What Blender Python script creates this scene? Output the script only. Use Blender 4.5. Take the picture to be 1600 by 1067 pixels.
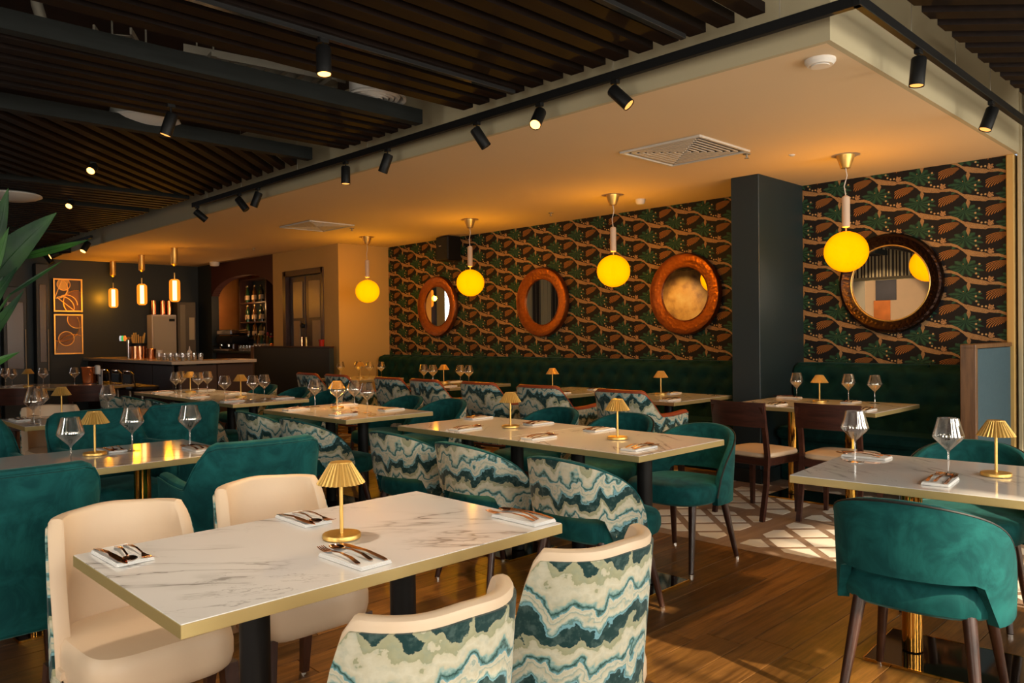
import bpy, math, random
from mathutils import Vector, Matrix
R=math.radians; PI=math.pi
sc=bpy.context.scene
COL=sc.collection
for o in list(bpy.data.objects): bpy.data.objects.remove(o)
# ------------------------------------------------------------------ camera, view
cam=bpy.data.cameras.new('camera'); cob=bpy.data.objects.new('camera',cam); COL.objects.link(cob); sc.camera=cob
cam.sensor_width=36; cam.sensor_fit='HORIZONTAL'; cam.lens=1218.19/1600*36; cam.clip_end=60; cam.clip_start=.05
yaw,pit,rol=R(44.501),R(-.547),R(.6594)
fw=Vector((-math.cos(yaw)*math.cos(pit),math.sin(yaw)*math.cos(pit),math.sin(pit)))
rt=fw.cross(Vector((0,0,1))).normalized(); dn=fw.cross(rt)
c_,s_=math.cos(rol),math.sin(rol)
r2=rt*c_+dn*s_; d2=-rt*s_+dn*c_
M=Matrix((r2,-d2,-fw)).transposed().to_4x4(); M.translation=Vector((0,0,1.33)); cob.matrix_world=M
vs=sc.view_settings
sc.display_settings.display_device='sRGB'
vs.view_transform='Standard'; vs.look='None'; vs.gamma=1; vs.exposure=0.25; vs.use_curve_mapping=False
sc.cycles.max_bounces=7; sc.cycles.diffuse_bounces=3; sc.cycles.glossy_bounces=4; sc.cycles.transmission_bounces=5; sc.cycles.transparent_max_bounces=16
sc.cycles.caustics_reflective=False; sc.cycles.caustics_refractive=False; sc.cycles.sample_clamp_indirect=4.0
try: sc.cycles.use_light_tree=True
except Exception: pass
# ------------------------------------------------------------------ world, sun, window daylight
w=bpy.data.worlds.new('world'); sc.world=w; w.use_nodes=True
w.node_tree.nodes['Background'].inputs[0].default_value=(.75,.85,1,1); w.node_tree.nodes['Background'].inputs[1].default_value=.6
def lamp(name,kind,loc,energy,color,**k):
    l=bpy.data.lights.new(name,kind); l.energy=energy; l.color=color
    for a,b in k.items():
        if a not in('rot','dir'): setattr(l,a,b)
    o=bpy.data.objects.new(name,l); COL.objects.link(o); o.location=loc
    if 'dir' in k: o.rotation_euler=Vector(k['dir']).to_track_quat('-Z','Y').to_euler()
    return o
lamp('sun','SUN',(8,2,6),12.0,(1,.80,.55),dir=(-1,.10,-.53),angle=R(1.2))
WR=2.3; WB=-3.0
BAYS=[-1.9,.15,2.2,4.25,6.2]      # window bays on the right wall (centres along Y)
BACK=[-8.6,-3.4,-.6]             # window bays on the back wall (centres along X)
for y in BAYS: lamp('daylight_bay','AREA',(WR+.12,y,1.72),135,(1,.92,.80),dir=(-1,0,-.02),shape='RECTANGLE',size=1.3,size_y=2.75)
for x in BACK[1:]: lamp('daylight_bay','AREA',(x,WB-.12,1.72),90,(1,.92,.80),dir=(0,1,-.02),shape='RECTANGLE',size=1.3,size_y=2.75)

# ------------------------------------------------------------------ node helpers
def mat(name):
    m=bpy.data.materials.new(name); m.use_nodes=True; nt=m.node_tree
    return m,nt,nt.nodes['Principled BSDF']
def setp(b,**k):
    for a,v in k.items():
        a={'rough':'Roughness','metal':'Metallic','spec':'Specular IOR Level','coat':'Coat Weight','coatr':'Coat Roughness','sheen':'Sheen Weight','sheenr':'Sheen Roughness','sheent':'Sheen Tint','ior':'IOR','emc':'Emission Color','ems':'Emission Strength','trans':'Transmission Weight','col':'Base Color','aniso':'Anisotropic'}[a]
        if isinstance(v,tuple) and len(v)==3: v=(*v,1)
        b.inputs[a].default_value=v
class N:
    """tiny wrapper for math expressions in a node tree"""
    def __init__(s,nt): s.nt=nt
    def link(s,a,b): s.nt.links.new(a,b)
    def val(s,sock,v):
        if hasattr(v,'is_linked') or isinstance(v,bpy.types.NodeSocket): s.nt.links.new(v,sock)
        else: sock.default_value=v
    def m(s,op,a,b=0,c=0):
        n=s.nt.nodes.new('ShaderNodeMath'); n.operation=op
        s.val(n.inputs[0],a); s.val(n.inputs[1],b)
        if op in('MULTIPLY_ADD','SMOOTH_MIN','SMOOTH_MAX','WRAP','COMPARE'): s.val(n.inputs[2],c)
        return n.outputs[0]
    def add(s,a,b): return s.m('ADD',a,b)
    def sub(s,a,b): return s.m('SUBTRACT',a,b)
    def mul(s,a,b): return s.m('MULTIPLY',a,b)
    def ss(s,x,e0,e1):
        n=s.nt.nodes.new('ShaderNodeMapRange'); n.interpolation_type='SMOOTHSTEP'
        s.val(n.inputs[0],x); n.inputs[1].default_value=e0; n.inputs[2].default_value=e1
        n.inputs[3].default_value=0; n.inputs[4].default_value=1
        return n.outputs[0]
    def coord(s,kind='Object'):
        n=s.nt.nodes.new('ShaderNodeTexCoord'); return n.outputs[kind]
    def sep(s,v):
        n=s.nt.nodes.new('ShaderNodeSeparateXYZ'); s.link(v,n.inputs[0]); return n.outputs
    def comb(s,x,y,z):
        n=s.nt.nodes.new('ShaderNodeCombineXYZ')
        for i,v in enumerate((x,y,z)): s.val(n.inputs[i],v)
        return n.outputs[0]
    def noise(s,v,scale,detail=3,rough=.5,dist=0,out=0):
        n=s.nt.nodes.new('ShaderNodeTexNoise'); 
        if v is not None: s.link(v,n.inputs['Vector'])
        n.inputs['Scale'].default_value=scale; n.inputs['Detail'].default_value=detail; n.inputs['Roughness'].default_value=rough; n.inputs['Distortion'].default_value=dist
        return n.outputs[out]
    def ramp(s,f,stops,interp='LINEAR'):
        n=s.nt.nodes.new('ShaderNodeValToRGB'); n.color_ramp.interpolation=interp
        e=n.color_ramp.elements
        while len(e)<len(stops): e.new(.5)
        for el,(p,c) in zip(e,stops): el.position=p; el.color=(*c,1) if len(c)==3 else c
        s.link(f,n.inputs[0]); return n.outputs[0]
    def mix(s,f,a,b):
        n=s.nt.nodes.new('ShaderNodeMix'); n.data_type='RGBA'
        s.val(n.inputs[0],f)
        for i,v in ((6,a),(7,b)):
            if isinstance(v,tuple): n.inputs[i].default_value=(*v,1) if len(v)==3 else v
            else: s.link(v,n.inputs[i])
        return n.outputs[2]
    def scale(s,v,sx,sy,sz):
        n=s.nt.nodes.new('ShaderNodeMapping'); s.link(v,n.inputs[0]); n.inputs['Scale'].default_value=(sx,sy,sz); return n.outputs[0]
    def rand(s):
        n=s.nt.nodes.new('ShaderNodeObjectInfo'); return n.outputs['Random']
    def bump(s,h,b,strength=.3,dist=.01):
        n=s.nt.nodes.new('ShaderNodeBump'); n.inputs['Strength'].default_value=strength; n.inputs['Distance'].default_value=dist
        s.link(h,n.inputs['Height']); s.link(n.outputs[0],b.inputs['Normal'])
def simple(name,col,rough=.6,metal=0,noise=0,nscale=8,bump=0,**k):
    m,nt,b=mat(name); setp(b,rough=rough,metal=metal,**k); n=N(nt)
    if noise:
        f=n.noise(n.coord(),nscale,4)
        c=n.mix(f,tuple(x*(1-noise) for x in col),tuple(min(1,x*(1+noise)) for x in col)); n.link(c,b.inputs['Base Color'])
    else: setp(b,col=col)
    if bump: n.bump(n.noise(n.coord(),nscale*6,4),b,bump,.004)
    return m
# ------------------------------------------------------------------ materials
def velvet(name,c1,c2,sheen=.35):
    m,nt,b=mat(name); n=N(nt); co=n.coord()
    f=n.noise(co,7,4,.6,1.5); f2=n.ss(f,.3,.72)
    n.link(n.mix(f2,c1,c2),b.inputs['Base Color']); setp(b,rough=.75,spec=.15,sheen=sheen,sheenr=.35,sheent=(.35,.75,.7))
    n.bump(n.noise(co,260,2),b,.12,.002); return m
TEAL=velvet('teal_velvet',(.003,.053,.056),(.009,.108,.106),.18)
TEALD=velvet('deep_green_velvet',(.001,.020,.019),(.003,.034,.030),.06)
def agate():
    m,nt,b=mat('agate_print_fabric'); n=N(nt)
    uvn=nt.nodes.new('ShaderNodeUVMap'); uvn.uv_map='uv'; uv=uvn.outputs[0]
    s=n.sep(uv); r=n.rand(); off=n.mul(n.m('FLOOR',n.mul(r,6)),1.37)
    u=n.add(s[0],off); v=s[1]
    p=n.comb(u,v,0)
    big=n.sub(n.noise(p,5.2,1,.4),.5); mid=n.sub(n.noise(p,15,2,.5),.5); fine=n.sub(n.noise(p,46,3,.6),.5)
    # zigzag along u
    z=n.m('PINGPONG',n.add(n.mul(u,1),n.mul(mid,.10)),.062)
    fold=n.m('ABSOLUTE',n.sub(n.noise(n.comb(u,n.mul(v,.35),3.1),9.5,1,.4),.5))
    d=n.add(n.add(n.mul(big,.10),n.mul(mid,.085)),n.add(n.mul(fine,.042),n.add(n.mul(z,.62),n.mul(fold,.30))))
    t=n.m('FRACT',n.m('DIVIDE',n.add(n.add(v,2),d),.188))
    dark=(.010,.040,.040); blue=(.17,.36,.42); tg=(.07,.17,.155); cr=(.50,.47,.34); wh=(.58,.56,.44); ol=(.30,.31,.19)
    col=n.ramp(t,[(0,dark),(.145,dark),(.155,blue),(.195,blue),(.205,tg),(.235,(.3,.42,.38)),(.27,wh),(.33,cr),(.36,(.27,.36,.32)),(.385,wh),(.43,cr),(.455,wh),(.465,blue),(.50,tg),(.525,dark),(.54,tg),(.58,(.25,.40,.38)),(.62,cr),(.70,wh),(.79,cr),(.80,ol),(.89,(.36,.36,.23)),(.90,dark),(1,dark)])
    g=n.noise(p,42,3,.6); col2=n.mix(n.mul(n.ss(g,.45,.7),.25),col,(.20,.30,.27))
    n.link(col2,b.inputs['Base Color']); setp(b,rough=.8,spec=.15,sheen=.15)
    return m
AGATE=agate()
CREAM=simple('cream_leather',(.69,.53,.37),.42,noise=.06,nscale=5,bump=.10,spec=.4)
RUST=simple('rust_leather',(.32,.055,.015),.5,noise=.15)
BLACKP=simple('black_piping',(.006,.008,.008),.6)
CREAMP=simple('cream_piping',(.62,.58,.46),.5)
def wood(name,c1,c2,rough=.35,axis=2,sc_=14,coat=.2,spec=.5):
    m,nt,b=mat(name); n=N(nt); co=n.coord(); st=[1,1,1]; st[axis]=.07
    f=n.noise(n.scale(co,*[x*sc_ for x in st]),3,5,.65,.4)
    n.link(n.mix(n.ss(f,.3,.7),c1,c2),b.inputs['Base Color']); setp(b,rough=rough,coat=coat,coatr=.3,spec=spec)
    n.bump(f,b,.08,.003); return m
WALNUT=wood('dark_walnut',(.022,.008,.005),(.055,.02,.011))
MAHOG=wood('red_brown_wood',(.03,.009,.006),(.068,.02,.012),.32,0)
OAK=wood('oak_trim',(.10,.045,.015),(.2,.095,.035),.5)
def marble():
    m,nt,b=mat('white_marble_top'); n=N(nt); co=n.coord(); r=n.rand()
    s=n.sep(co); p=n.comb(n.add(s[0],n.mul(r,17)),n.add(s[1],n.mul(r,9)),0)
    q=n.scale(p,1.0,1.0,1); 
    rot=nt.nodes.new('ShaderNodeVectorRotate'); rot.rotation_type='Z_AXIS'; n.link(p,rot.inputs[0]); rot.inputs['Angle'].default_value=R(40)
    q=n.scale(rot.outputs[0],.60,2.9,1)
    a=n.noise(q,1.35,5,.52,.55); ridge=n.m('ABSOLUTE',n.sub(a,.5)); msk=n.ss(n.noise(p,2.2,2),.45,.60)
    v=n.mul(n.sub(1,n.ss(ridge,.0015,.010)),msk); halo=n.mul(n.mul(n.sub(1,n.ss(ridge,.0,.045)),msk),.22)
    a2=n.noise(n.scale(rot.outputs[0],.8,3.6,1),3.1,5,.6,1.0); v2=n.mul(n.sub(1,n.ss(n.m('ABSOLUTE',n.sub(a2,.5)),0,.010)),n.mul(n.ss(n.noise(p,3.1,2),.52,.64),.5))
    base=n.mix(n.noise(p,2,3),(.80,.78,.75),(.88,.86,.83))
    c=n.mix(n.m('MAXIMUM',n.mul(v,.8),n.m('MAXIMUM',v2,halo)),base,(.25,.22,.19))
    n.link(c,b.inputs['Base Color']); setp(b,rough=.09,spec=.5,coat=.2,coatr=.03); return m
MARBLE=marble()
GOLDE=simple('gold_edge_band',(.52,.40,.17),.42,.55)
BRASS=simple('brushed_brass',(.80,.50,.14),.36,.72,noise=.05,nscale=60)
BRASSD=simple('polished_brass_column',(.78,.42,.08),.10,1)
BRONZEP=simple('dark_bronze_mirror',(.07,.045,.03),.06,.9)
COPPER=simple('rose_copper_cutlery',(.62,.33,.20),.16,1)
STEEL=simple('steel_cutlery',(.72,.66,.60),.14,1)
COPPERP=simple('polished_copper',(.80,.32,.15),.18,1)
BLKM=simple('black_metal',(.006,.006,.006),.5,.1,spec=.25)
NAPK=simple('white_napkin',(.80,.79,.77),.85,noise=.02,bump=.08)
SLATM=wood('dark_slat',(.005,.0025,.0015),(.011,.0055,.0035),.6,1,10,0,.12)
SLATX=wood('dark_slat_edge',(.008,.010,.009),(.013,.016,.015),.7,1,10,0,.2)
CEILL=simple('cream_ceiling_paint',(.70,.535,.335),.8,noise=.02,nscale=2)
FASC=simple('pale_green_cream_paint',(.44,.38,.24),.8,noise=.05,nscale=2)
CEILU=simple('dark_upper_ceiling',(.028,.014,.009),.9,noise=.3,nscale=3)
BEIGE=simple('ochre_cream_paint',(.50,.32,.10),.75,noise=.03,nscale=2)
NAVY=simple('navy_paint',(.012,.020,.022),.55,noise=.08,nscale=3)
NAVYC=simple('blue_paint_column',(.009,.022,.028),.55,noise=.10,nscale=30,bump=.1)
NAVYD=simple('dark_navy_panelling',(.012,.018,.019),.45,noise=.15,nscale=3)
BLUEP=simple('blue_upholstered_panel',(.045,.095,.125),.8,noise=.15,nscale=40)
REDW=simple('oxblood_paint',(.05,.008,.006),.7)
def bronzewall():
    m,nt,b=mat('hammered_bronze_lining'); n=N(nt); co=n.coord(); f=n.noise(co,2.2,4,.6)
    n.link(n.mix(f,(.30,.10,.02),(.62,.28,.07)),b.inputs['Base Color']); setp(b,rough=.45,metal=.7); return m
BRZW=bronzewall()
def mframe(name,c1,c2,rough):
    m,nt,b=mat(name); n=N(nt); co=n.coord(); f=n.noise(co,28,4,.6); v=nt.nodes.new('ShaderNodeTexVoronoi'); v.inputs['Scale'].default_value=34; n.link(co,v.inputs['Vector'])
    n.link(n.mix(f,c1,c2),b.inputs['Base Color']); setp(b,rough=rough,metal=.85); n.bump(v.outputs[0],b,.35,.01); return m
MCOP=mframe('hammered_copper_frame',(.14,.040,.012),(.34,.11,.03),.36)
MDARK=mframe('hammered_dark_bronze_frame',(.016,.007,.005),(.040,.020,.013),.25)
MIRR=simple('mirror_glass',(.92,.88,.80),.0,1)
WHITEM=simple('white_enamel',(.66,.63,.58),.5)
GREYM=simple('galvanised_steel',(.30,.27,.21),.55,.3)
GRILL=simple('grille_white',(.60,.56,.50),.5)
DARKV=simple('duct_dark',(.03,.025,.02),.8)
CURT=None
def stripes():
    m,nt,b=mat('striped_curtain'); n=N(nt); s=n.sep(n.coord())
    t=n.m('FRACT',n.mul(n.add(s[0],s[1]),14)); f=n.ss(n.m('PINGPONG',t,.5),.24,.27)
    n.link(n.mix(f,(.035,.025,.02),(.50,.42,.26)),b.inputs['Base Color']); setp(b,rough=.85); return m
CURT=stripes()
def glass():
    m=bpy.data.materials.new('clear_glass'); m.use_nodes=True; nt=m.node_tree; nt.nodes.clear(); n=N(nt)
    o=nt.nodes.new('ShaderNodeOutputMaterial'); g=nt.nodes.new('ShaderNodeBsdfGlossy'); g.inputs['Roughness'].default_value=.01; g.inputs['Color'].default_value=(1,1,1,1)
    t=nt.nodes.new('ShaderNodeBsdfTransparent'); t.inputs[0].default_value=(.975,.975,.97,1)
    lw=nt.nodes.new('ShaderNodeLayerWeight'); lw.inputs[0].default_value=.5
    fr=n.m('POWER',lw.outputs['Facing'],3.2); fac=n.add(n.mul(fr,.60),.22)
    mx=nt.nodes.new('ShaderNodeMixShader'); n.link(fac,mx.inputs[0]); n.link(t.outputs[0],mx.inputs[1]); n.link(g.outputs[0],mx.inputs[2]); n.link(mx.outputs[0],o.inputs[0]); return m
GLASS=glass()
def emis(name,col,st,edge=None,seethru=0):
    m=bpy.data.materials.new(name); m.use_nodes=True; nt=m.node_tree; nt.nodes.clear(); n=N(nt)
    o=nt.nodes.new('ShaderNodeOutputMaterial'); e=nt.nodes.new('ShaderNodeEmission'); e.inputs[1].default_value=st
    if edge:
        lw=nt.nodes.new('ShaderNodeLayerWeight'); lw.inputs[0].default_value=.5
        co=n.coord(); f=n.add(n.m('POWER',lw.outputs['Facing'],1.7),n.mul(n.ss(n.noise(n.scale(co,9,9,1.2),1,3),.45,.75),.22))
        n.link(n.mix(f,col,edge),e.inputs[0])
    else: e.inputs[0].default_value=(*col,1)
    if seethru:
        tr=nt.nodes.new('ShaderNodeBsdfTransparent'); mx=nt.nodes.new('ShaderNodeMixShader'); mx.inputs[0].default_value=seethru
        n.link(e.outputs[0],mx.inputs[1]); n.link(tr.outputs[0],mx.inputs[2]); n.link(mx.outputs[0],o.inputs[0])
    else: n.link(e.outputs[0],o.inputs[0])
    return m
GLOBE=emis('lit_globe_glass',(2.1,.62,.0),1.0,(1.5,.33,.0),seethru=.22)
FILAM=emis('tube_core_light',(8,5.0,1.6),1.0)
AMBER=emis('lit_amber_glass',(1.25,.26,.01),1.0)
SPOTE=emis('lit_spot_lens',(7,2.7,.55),1.0)
SPOTD=emis('dim_spot_lens',(1.6,.62,.14),1.0)
SHADL=emis('lit_shade',(1.1,.36,.03),1.0)
BULBM=emis('lit_strip',(1.3,.55,.12),1.0)
LEAF=None
def leafm():
    m,nt,b=mat('leaf_green'); n=N(nt); f=n.noise(n.coord(),5,3); n.link(n.mix(n.ss(f,.35,.7),(.006,.028,.010),(.030,.11,.014)),b.inputs['Base Color']); setp(b,rough=.5,spec=.25); return m
LEAF=leafm()
def planks():
    m,nt,b=mat('worn_oak_boards'); n=N(nt); co=n.coord(); r=n.rand(); s=n.sep(co)
    p=n.comb(n.add(s[0],n.mul(r,31)),n.add(s[1],n.mul(r,13)),0)
    g=n.noise(n.scale(p,26,1.5,1),1.6,6,.7,.6); k=n.noise(p,2.6,4,.6); fine=n.noise(n.scale(p,160,7,1),1,3,.6)
    c=n.mix(n.ss(g,.25,.75),(.072,.028,.006),(.27,.122,.030)); c=n.mix(n.mul(n.ss(k,.45,.75),.5),c,(.06,.03,.014))
    c=n.mix(n.mul(n.ss(fine,.5,.75),.35),c,(.05,.02,.008)); hs=nt.nodes.new('ShaderNodeHueSaturation'); n.link(c,hs.inputs['Color']); n.link(n.add(n.mul(r,.55),.70),hs.inputs['Value'])
    n.link(hs.outputs[0],b.inputs['Base Color']); setp(b,rough=.38,spec=.45); n.link(n.add(n.mul(k,.25),.22),b.inputs['Roughness']); n.bump(g,b,.12,.003); return m
PLANK=planks()
TILEW=wood('taupe_lattice_wood',(.27,.17,.115),(.38,.26,.18),.45,1,5,.1)
TILEC=simple('cream_inlay',(.86,.80,.70),.45,noise=.10,nscale=3)
def wallpaper():
    m,nt,b=mat('jungle_wallpaper'); n=N(nt); s=n.sep(n.coord()); x=s[0]; z=s[2]
    PX,PZ=.350,.226
    cx=n.m('DIVIDE',x,PX); ci=n.m('FLOOR',cx); lu=n.sub(cx,ci)                 # 0..1 across the column
    zz=n.add(n.m('DIVIDE',z,PZ),n.mul(ci,.5)); lv=n.m('FRACT',zz)             # half drop
    px=n.mul(lu,PX); 
    def tile(dx,dz):   # coordinates relative to a motif centre given in metres with wrap in x and z
        a=n.sub(lu,dx/PX); k=n.m('ROUND',a); ax=n.mul(n.sub(a,k),PX)
        bz=n.add(n.sub(lv,dz/PZ),n.mul(k,.5)); az=n.mul(n.sub(bz,n.m('ROUND',bz)),PZ); return ax,az
    vec=n.comb(x,z,0); nzc=n.sub(n.noise(vec,60,3,.6),.5); nz2=n.noise(vec,28,3,.6)
    bg=(.007,.006,.007)
    def disc(c,dx,dz,r,colr,sx=1,soft=.002):
        ax,az=tile(dx,dz); d=n.m('SQRT',n.add(n.m('POWER',n.mul(ax,sx),2),n.m('POWER',az,2)))
        return n.mix(n.ss(n.sub(r,d),0,soft),c,colr)
    # leaf: pointed lobes, drooping
    ax,az=tile(.140,.031); az=n.add(az,n.mul(n.m('ABSOLUTE',ax),.22))
    th=n.m('ARCTAN2',az,n.mul(ax,.55)); rl=n.m('SQRT',n.add(n.m('POWER',n.mul(ax,.55),2),n.m('POWER',az,2)))
    lob=n.m('PINGPONG',n.add(th,20),.28)
    edge=n.add(.056,n.add(n.mul(lob,.080),n.mul(nzc,.02)))
    lf=n.ss(n.sub(edge,rl),0,.003); rib=n.ss(n.add(n.mul(lob,2.6),n.mul(n.sub(nz2,.5),.9)),.1,.75)
    lc=n.mix(rib,(.004,.022,.014),(.022,.080,.046)); lc=n.mix(n.mul(n.ss(nz2,.5,.7),.6),lc,(.030,.060,.020)); c=n.mix(lf,bg,lc)
    # fan of golden fronds hanging left of the shoulder
    ax,az=tile(.120,-.062); r_=n.m('SQRT',n.add(n.m('POWER',ax,2),n.m('POWER',n.mul(az,1.8),2))); th=n.m('ARCTAN2',n.mul(az,-1.8),n.mul(ax,-1))
    ph=n.sub(th,n.mul(r_,4.6)); st=n.ss(n.m('SINE',n.mul(ph,44)),.2,.8)
    reg=n.mul(n.mul(n.ss(ph,-.80,-.70),n.ss(ph,.52,.42)),n.mul(n.ss(r_,.012,.03),n.ss(n.sub(.235,n.mul(n.m('ABSOLUTE',n.add(ph,.4)),.12)),0,.01)))
    reg=n.mul(reg,n.ss(n.sub(n.sub(.235,n.mul(n.m('MAXIMUM',n.add(ph,.4),0),.17)),r_),0,.012))
    c=n.mix(n.mul(reg,.80),c,(.030,.010,.005)); c=n.mix(n.mul(st,reg),c,(.46,.20,.045))
    # branch, flank and paw in one continuous chain
    ax,az=tile(.175,0); u=n.add(ax,.175)
    fr=n.ramp(n.m('DIVIDE',u,.35),[(0,(.08,)*3),(.10,(.10,)*3),(.24,(.26,)*3),(.42,(.66,)*3),(.56,(.80,)*3),(.84,(.98,)*3),(.93,(1.0,)*3),(1,(1.0,)*3)])
    fth=n.ramp(n.m('DIVIDE',u,.35),[(0,(.42,)*3),(.12,(.40,)*3),(.36,(.36,)*3),(.46,(.78,)*3),(.60,(.74,)*3),(.84,(.62,)*3),(.90,(.30,)*3),(1,(.42,)*3)])
    dv=n.add(az,n.mul(n.sub(fr,.08),.1228)); dv=n.mul(n.sub(n.m('DIVIDE',dv,PZ),n.m('ROUND',n.m('DIVIDE',dv,PZ))),PZ)
    mk=n.ss(n.sub(n.add(n.mul(fth,.031),n.mul(nzc,.006)),n.m('ABSOLUTE',dv)),0,.002)
    spots=n.noise(vec,190,2,.5); shade_=n.ss(nz2,.35,.65)
    tan=n.mix(n.ss(spots,.42,.58),(.36,.215,.095),(.19,.10,.042)); tan=n.mix(n.mul(shade_,.35),tan,(.43,.27,.12)); c=n.mix(mk,c,tan)
    ax,az=tile(.167,-.125); leg=n.ss(n.sub(.018,n.add(n.m('ABSOLUTE',ax),n.mul(n.m('ABSOLUTE',az),.35))),0,.003); c=n.mix(leg,c,tan)
    hcol=n.mix(n.ss(spots,.46,.56),(.50,.29,.13),(.10,.045,.02)); c=disc(c,.326,-.082,.021,hcol); 
    for dx,dz in((.318,-.060),(.343,-.066),(.346,-.088)): c=disc(c,dx,dz,.0075,hcol)
    for i,(dx,dz) in enumerate([(.247,.047),(.232,.030),(.220,.012),(.219,-.008),(.223,-.028),(.229,-.042),(.238,-.055),(.250,-.064),(.264,-.071),(.278,-.074),(.292,-.072)]):
        c=disc(c,dx,dz,.0088 if i%2==0 else .0072,(.46,.30,.13) if i%2==0 else (.012,.009,.008))
    c=disc(c,.128,.055,.005,(.42,.24,.08)); 
    n.link(c,b.inputs['Base Color']); setp(b,rough=.7,spec=.25); return m
WALLP=wallpaper()

# ------------------------------------------------------------------ mesh builder
class MB:
    def __init__(s): s.v=[]; s.f=[]; s.uv=[]; s.hasuv=False
    def poly(s,pts,uv=None):
        b=len(s.v); s.v+= [tuple(p) for p in pts]; s.f.append(tuple(range(b,b+len(pts)))); s.uv.append(uv)
    def add(s,verts,faces,uvs=None):
        b=len(s.v); s.v+=[tuple(v) for v in verts]
        for i,f in enumerate(faces):
            s.f.append(tuple(b+j for j in f)); s.uv.append([uvs[j] for j in f] if uvs else None)
        if uvs: s.hasuv=True
        return s
    def box(s,c,d,ch=0.0,rz=0):
        hx,hy,hz=d[0]/2,d[1]/2,d[2]/2; ch=min(ch,hx*.9,hy*.9,hz*.9)
        if ch<=0:
            vs_=[(x*hx,y*hy,z*hz) for z in(-1,1) for x,y in((-1,-1),(1,-1),(1,1),(-1,1))]
            fs=[(3,2,1,0),(4,5,6,7),(0,1,5,4),(1,2,6,5),(2,3,7,6),(3,0,4,7)]
        else:
            def ring(ax,ay,z):
                c1=ch
                return [(-ax+c1,-ay,z),(ax-c1,-ay,z),(ax,-ay+c1,z),(ax,ay-c1,z),(ax-c1,ay,z),(-ax+c1,ay,z),(-ax,ay-c1,z),(-ax,-ay+c1,z)]
            vs_=ring(hx-ch*.7,hy-ch*.7,-hz)+ring(hx,hy,-hz+ch)+ring(hx,hy,hz-ch)+ring(hx-ch*.7,hy-ch*.7,hz)
            fs=[tuple(range(7,-1,-1)),tuple(range(24,32))]
            for k in range(3):
                for i in range(8): a=k*8+i; b_=k*8+(i+1)%8; fs.append((a,b_,b_+8,a+8))
        cr,sr=math.cos(rz),math.sin(rz)
        return s.add([(c[0]+x*cr-y*sr,c[1]+x*sr+y*cr,c[2]+z) for x,y,z in vs_],fs)
    def tube(s,pts,rad,n=8,cap=True,up=None):
        pts=[Vector(p) for p in pts]; rad=rad if isinstance(rad,(list,tuple)) else [rad]*len(pts)
        rings=[]; prev=None
        for i,p in enumerate(pts):
            t=(pts[min(i+1,len(pts)-1)]-pts[max(i-1,0)]).normalized()
            if prev is None:
                a=Vector((0,0,1)) if abs(t.z)<.9 else Vector((1,0,0)); x=t.cross(a).normalized()
            else: x=(prev-t*prev.dot(t)).normalized()
            prev=x; y=t.cross(x)
            rings.append([p+(x*math.cos(2*PI*k/n)+y*math.sin(2*PI*k/n))*rad[i] for k in range(n)])
        vs_=[q for r_ in rings for q in r_]; fs=[]
        for i in range(len(pts)-1):
            for k in range(n): a=i*n+k; b_=i*n+(k+1)%n; fs.append((a,b_,b_+n,a+n))
        if cap: fs.append(tuple(range(n-1,-1,-1))); fs.append(tuple(range((len(pts)-1)*n,len(pts)*n)))
        return s.add(vs_,fs)
    def lathe(s,prof,c=(0,0,0),n=24,cap=True,mod=None,axis='z',sx=1,sy=1):
        vs_=[]; 
        for r_,z in prof:
            for k in range(n):
                a=2*PI*k/n; q=r_*(mod(k,n) if mod else 1); x,y=q*math.cos(a)*sx,q*math.sin(a)*sy
                if axis=='z': vs_.append((c[0]+x,c[1]+y,c[2]+z))
                elif axis=='y': vs_.append((c[0]+x,c[1]-z,c[2]+y))
                else: vs_.append((c[0]+z,c[1]+x,c[2]+y))
        fs=[]
        for i in range(len(prof)-1):
            for k in range(n): a=i*n+k; b_=i*n+(k+1)%n; fs.append((a,b_,b_+n,a+n))
        if cap:
            if prof[0][0]>1e-5: fs.append(tuple(range(n-1,-1,-1)))
            if prof[-1][0]>1e-5: fs.append(tuple(range((len(prof)-1)*n,len(prof)*n)))
        return s.add(vs_,fs)
    def loft(s,rings,cap=True):
        n=len(rings[0]); vs_=[q for r_ in rings for q in r_]; fs=[]
        for i in range(len(rings)-1):
            for k in range(n): a=i*n+k; b_=i*n+(k+1)%n; fs.append((a,b_,b_+n,a+n))
        if cap: fs.append(tuple(range(n-1,-1,-1))); fs.append(tuple(range((len(rings)-1)*n,len(rings)*n)))
        return s.add(vs_,fs)
    def mesh(s,name,m,smooth=True,ang=35):
        me=bpy.data.meshes.new(name); me.from_pydata(s.v,[],s.f)
        if s.hasuv:
            l=me.uv_layers.new(name='uv'); i=0
            for f,u in zip(s.f,s.uv):
                for k in range(len(f)):
                    if u: l.data[i].uv=u[k]
                    i+=1
        me.materials.append(m); me.update()
        if smooth:
            me.polygons.foreach_set('use_smooth',[True]*len(me.polygons)); 
            try: me.set_sharp_from_angle(angle=R(ang))
            except Exception: pass
        return me
    def build(s,name,m,parent=None,loc=None,smooth=True,ang=35):
        o=bpy.data.objects.new(name,s.mesh(name,m,smooth,ang)); COL.objects.link(o)
        if parent: o.parent=parent
        if loc: o.location=loc
        return o
def tag(o,label=None,cat=None,group=None,kind=None):
    for k,v in (('label',label),('category',cat),('group',group),('kind',kind)):
        if v: o[k]=v
    return o
def thing(name,label,cat,loc=(0,0,0),rz=0,group=None):
    o=bpy.data.objects.new(name,None); o.empty_display_size=.1; COL.objects.link(o); o.location=loc; o.rotation_euler=(0,0,rz)
    return tag(o,label,cat,group)
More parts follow.
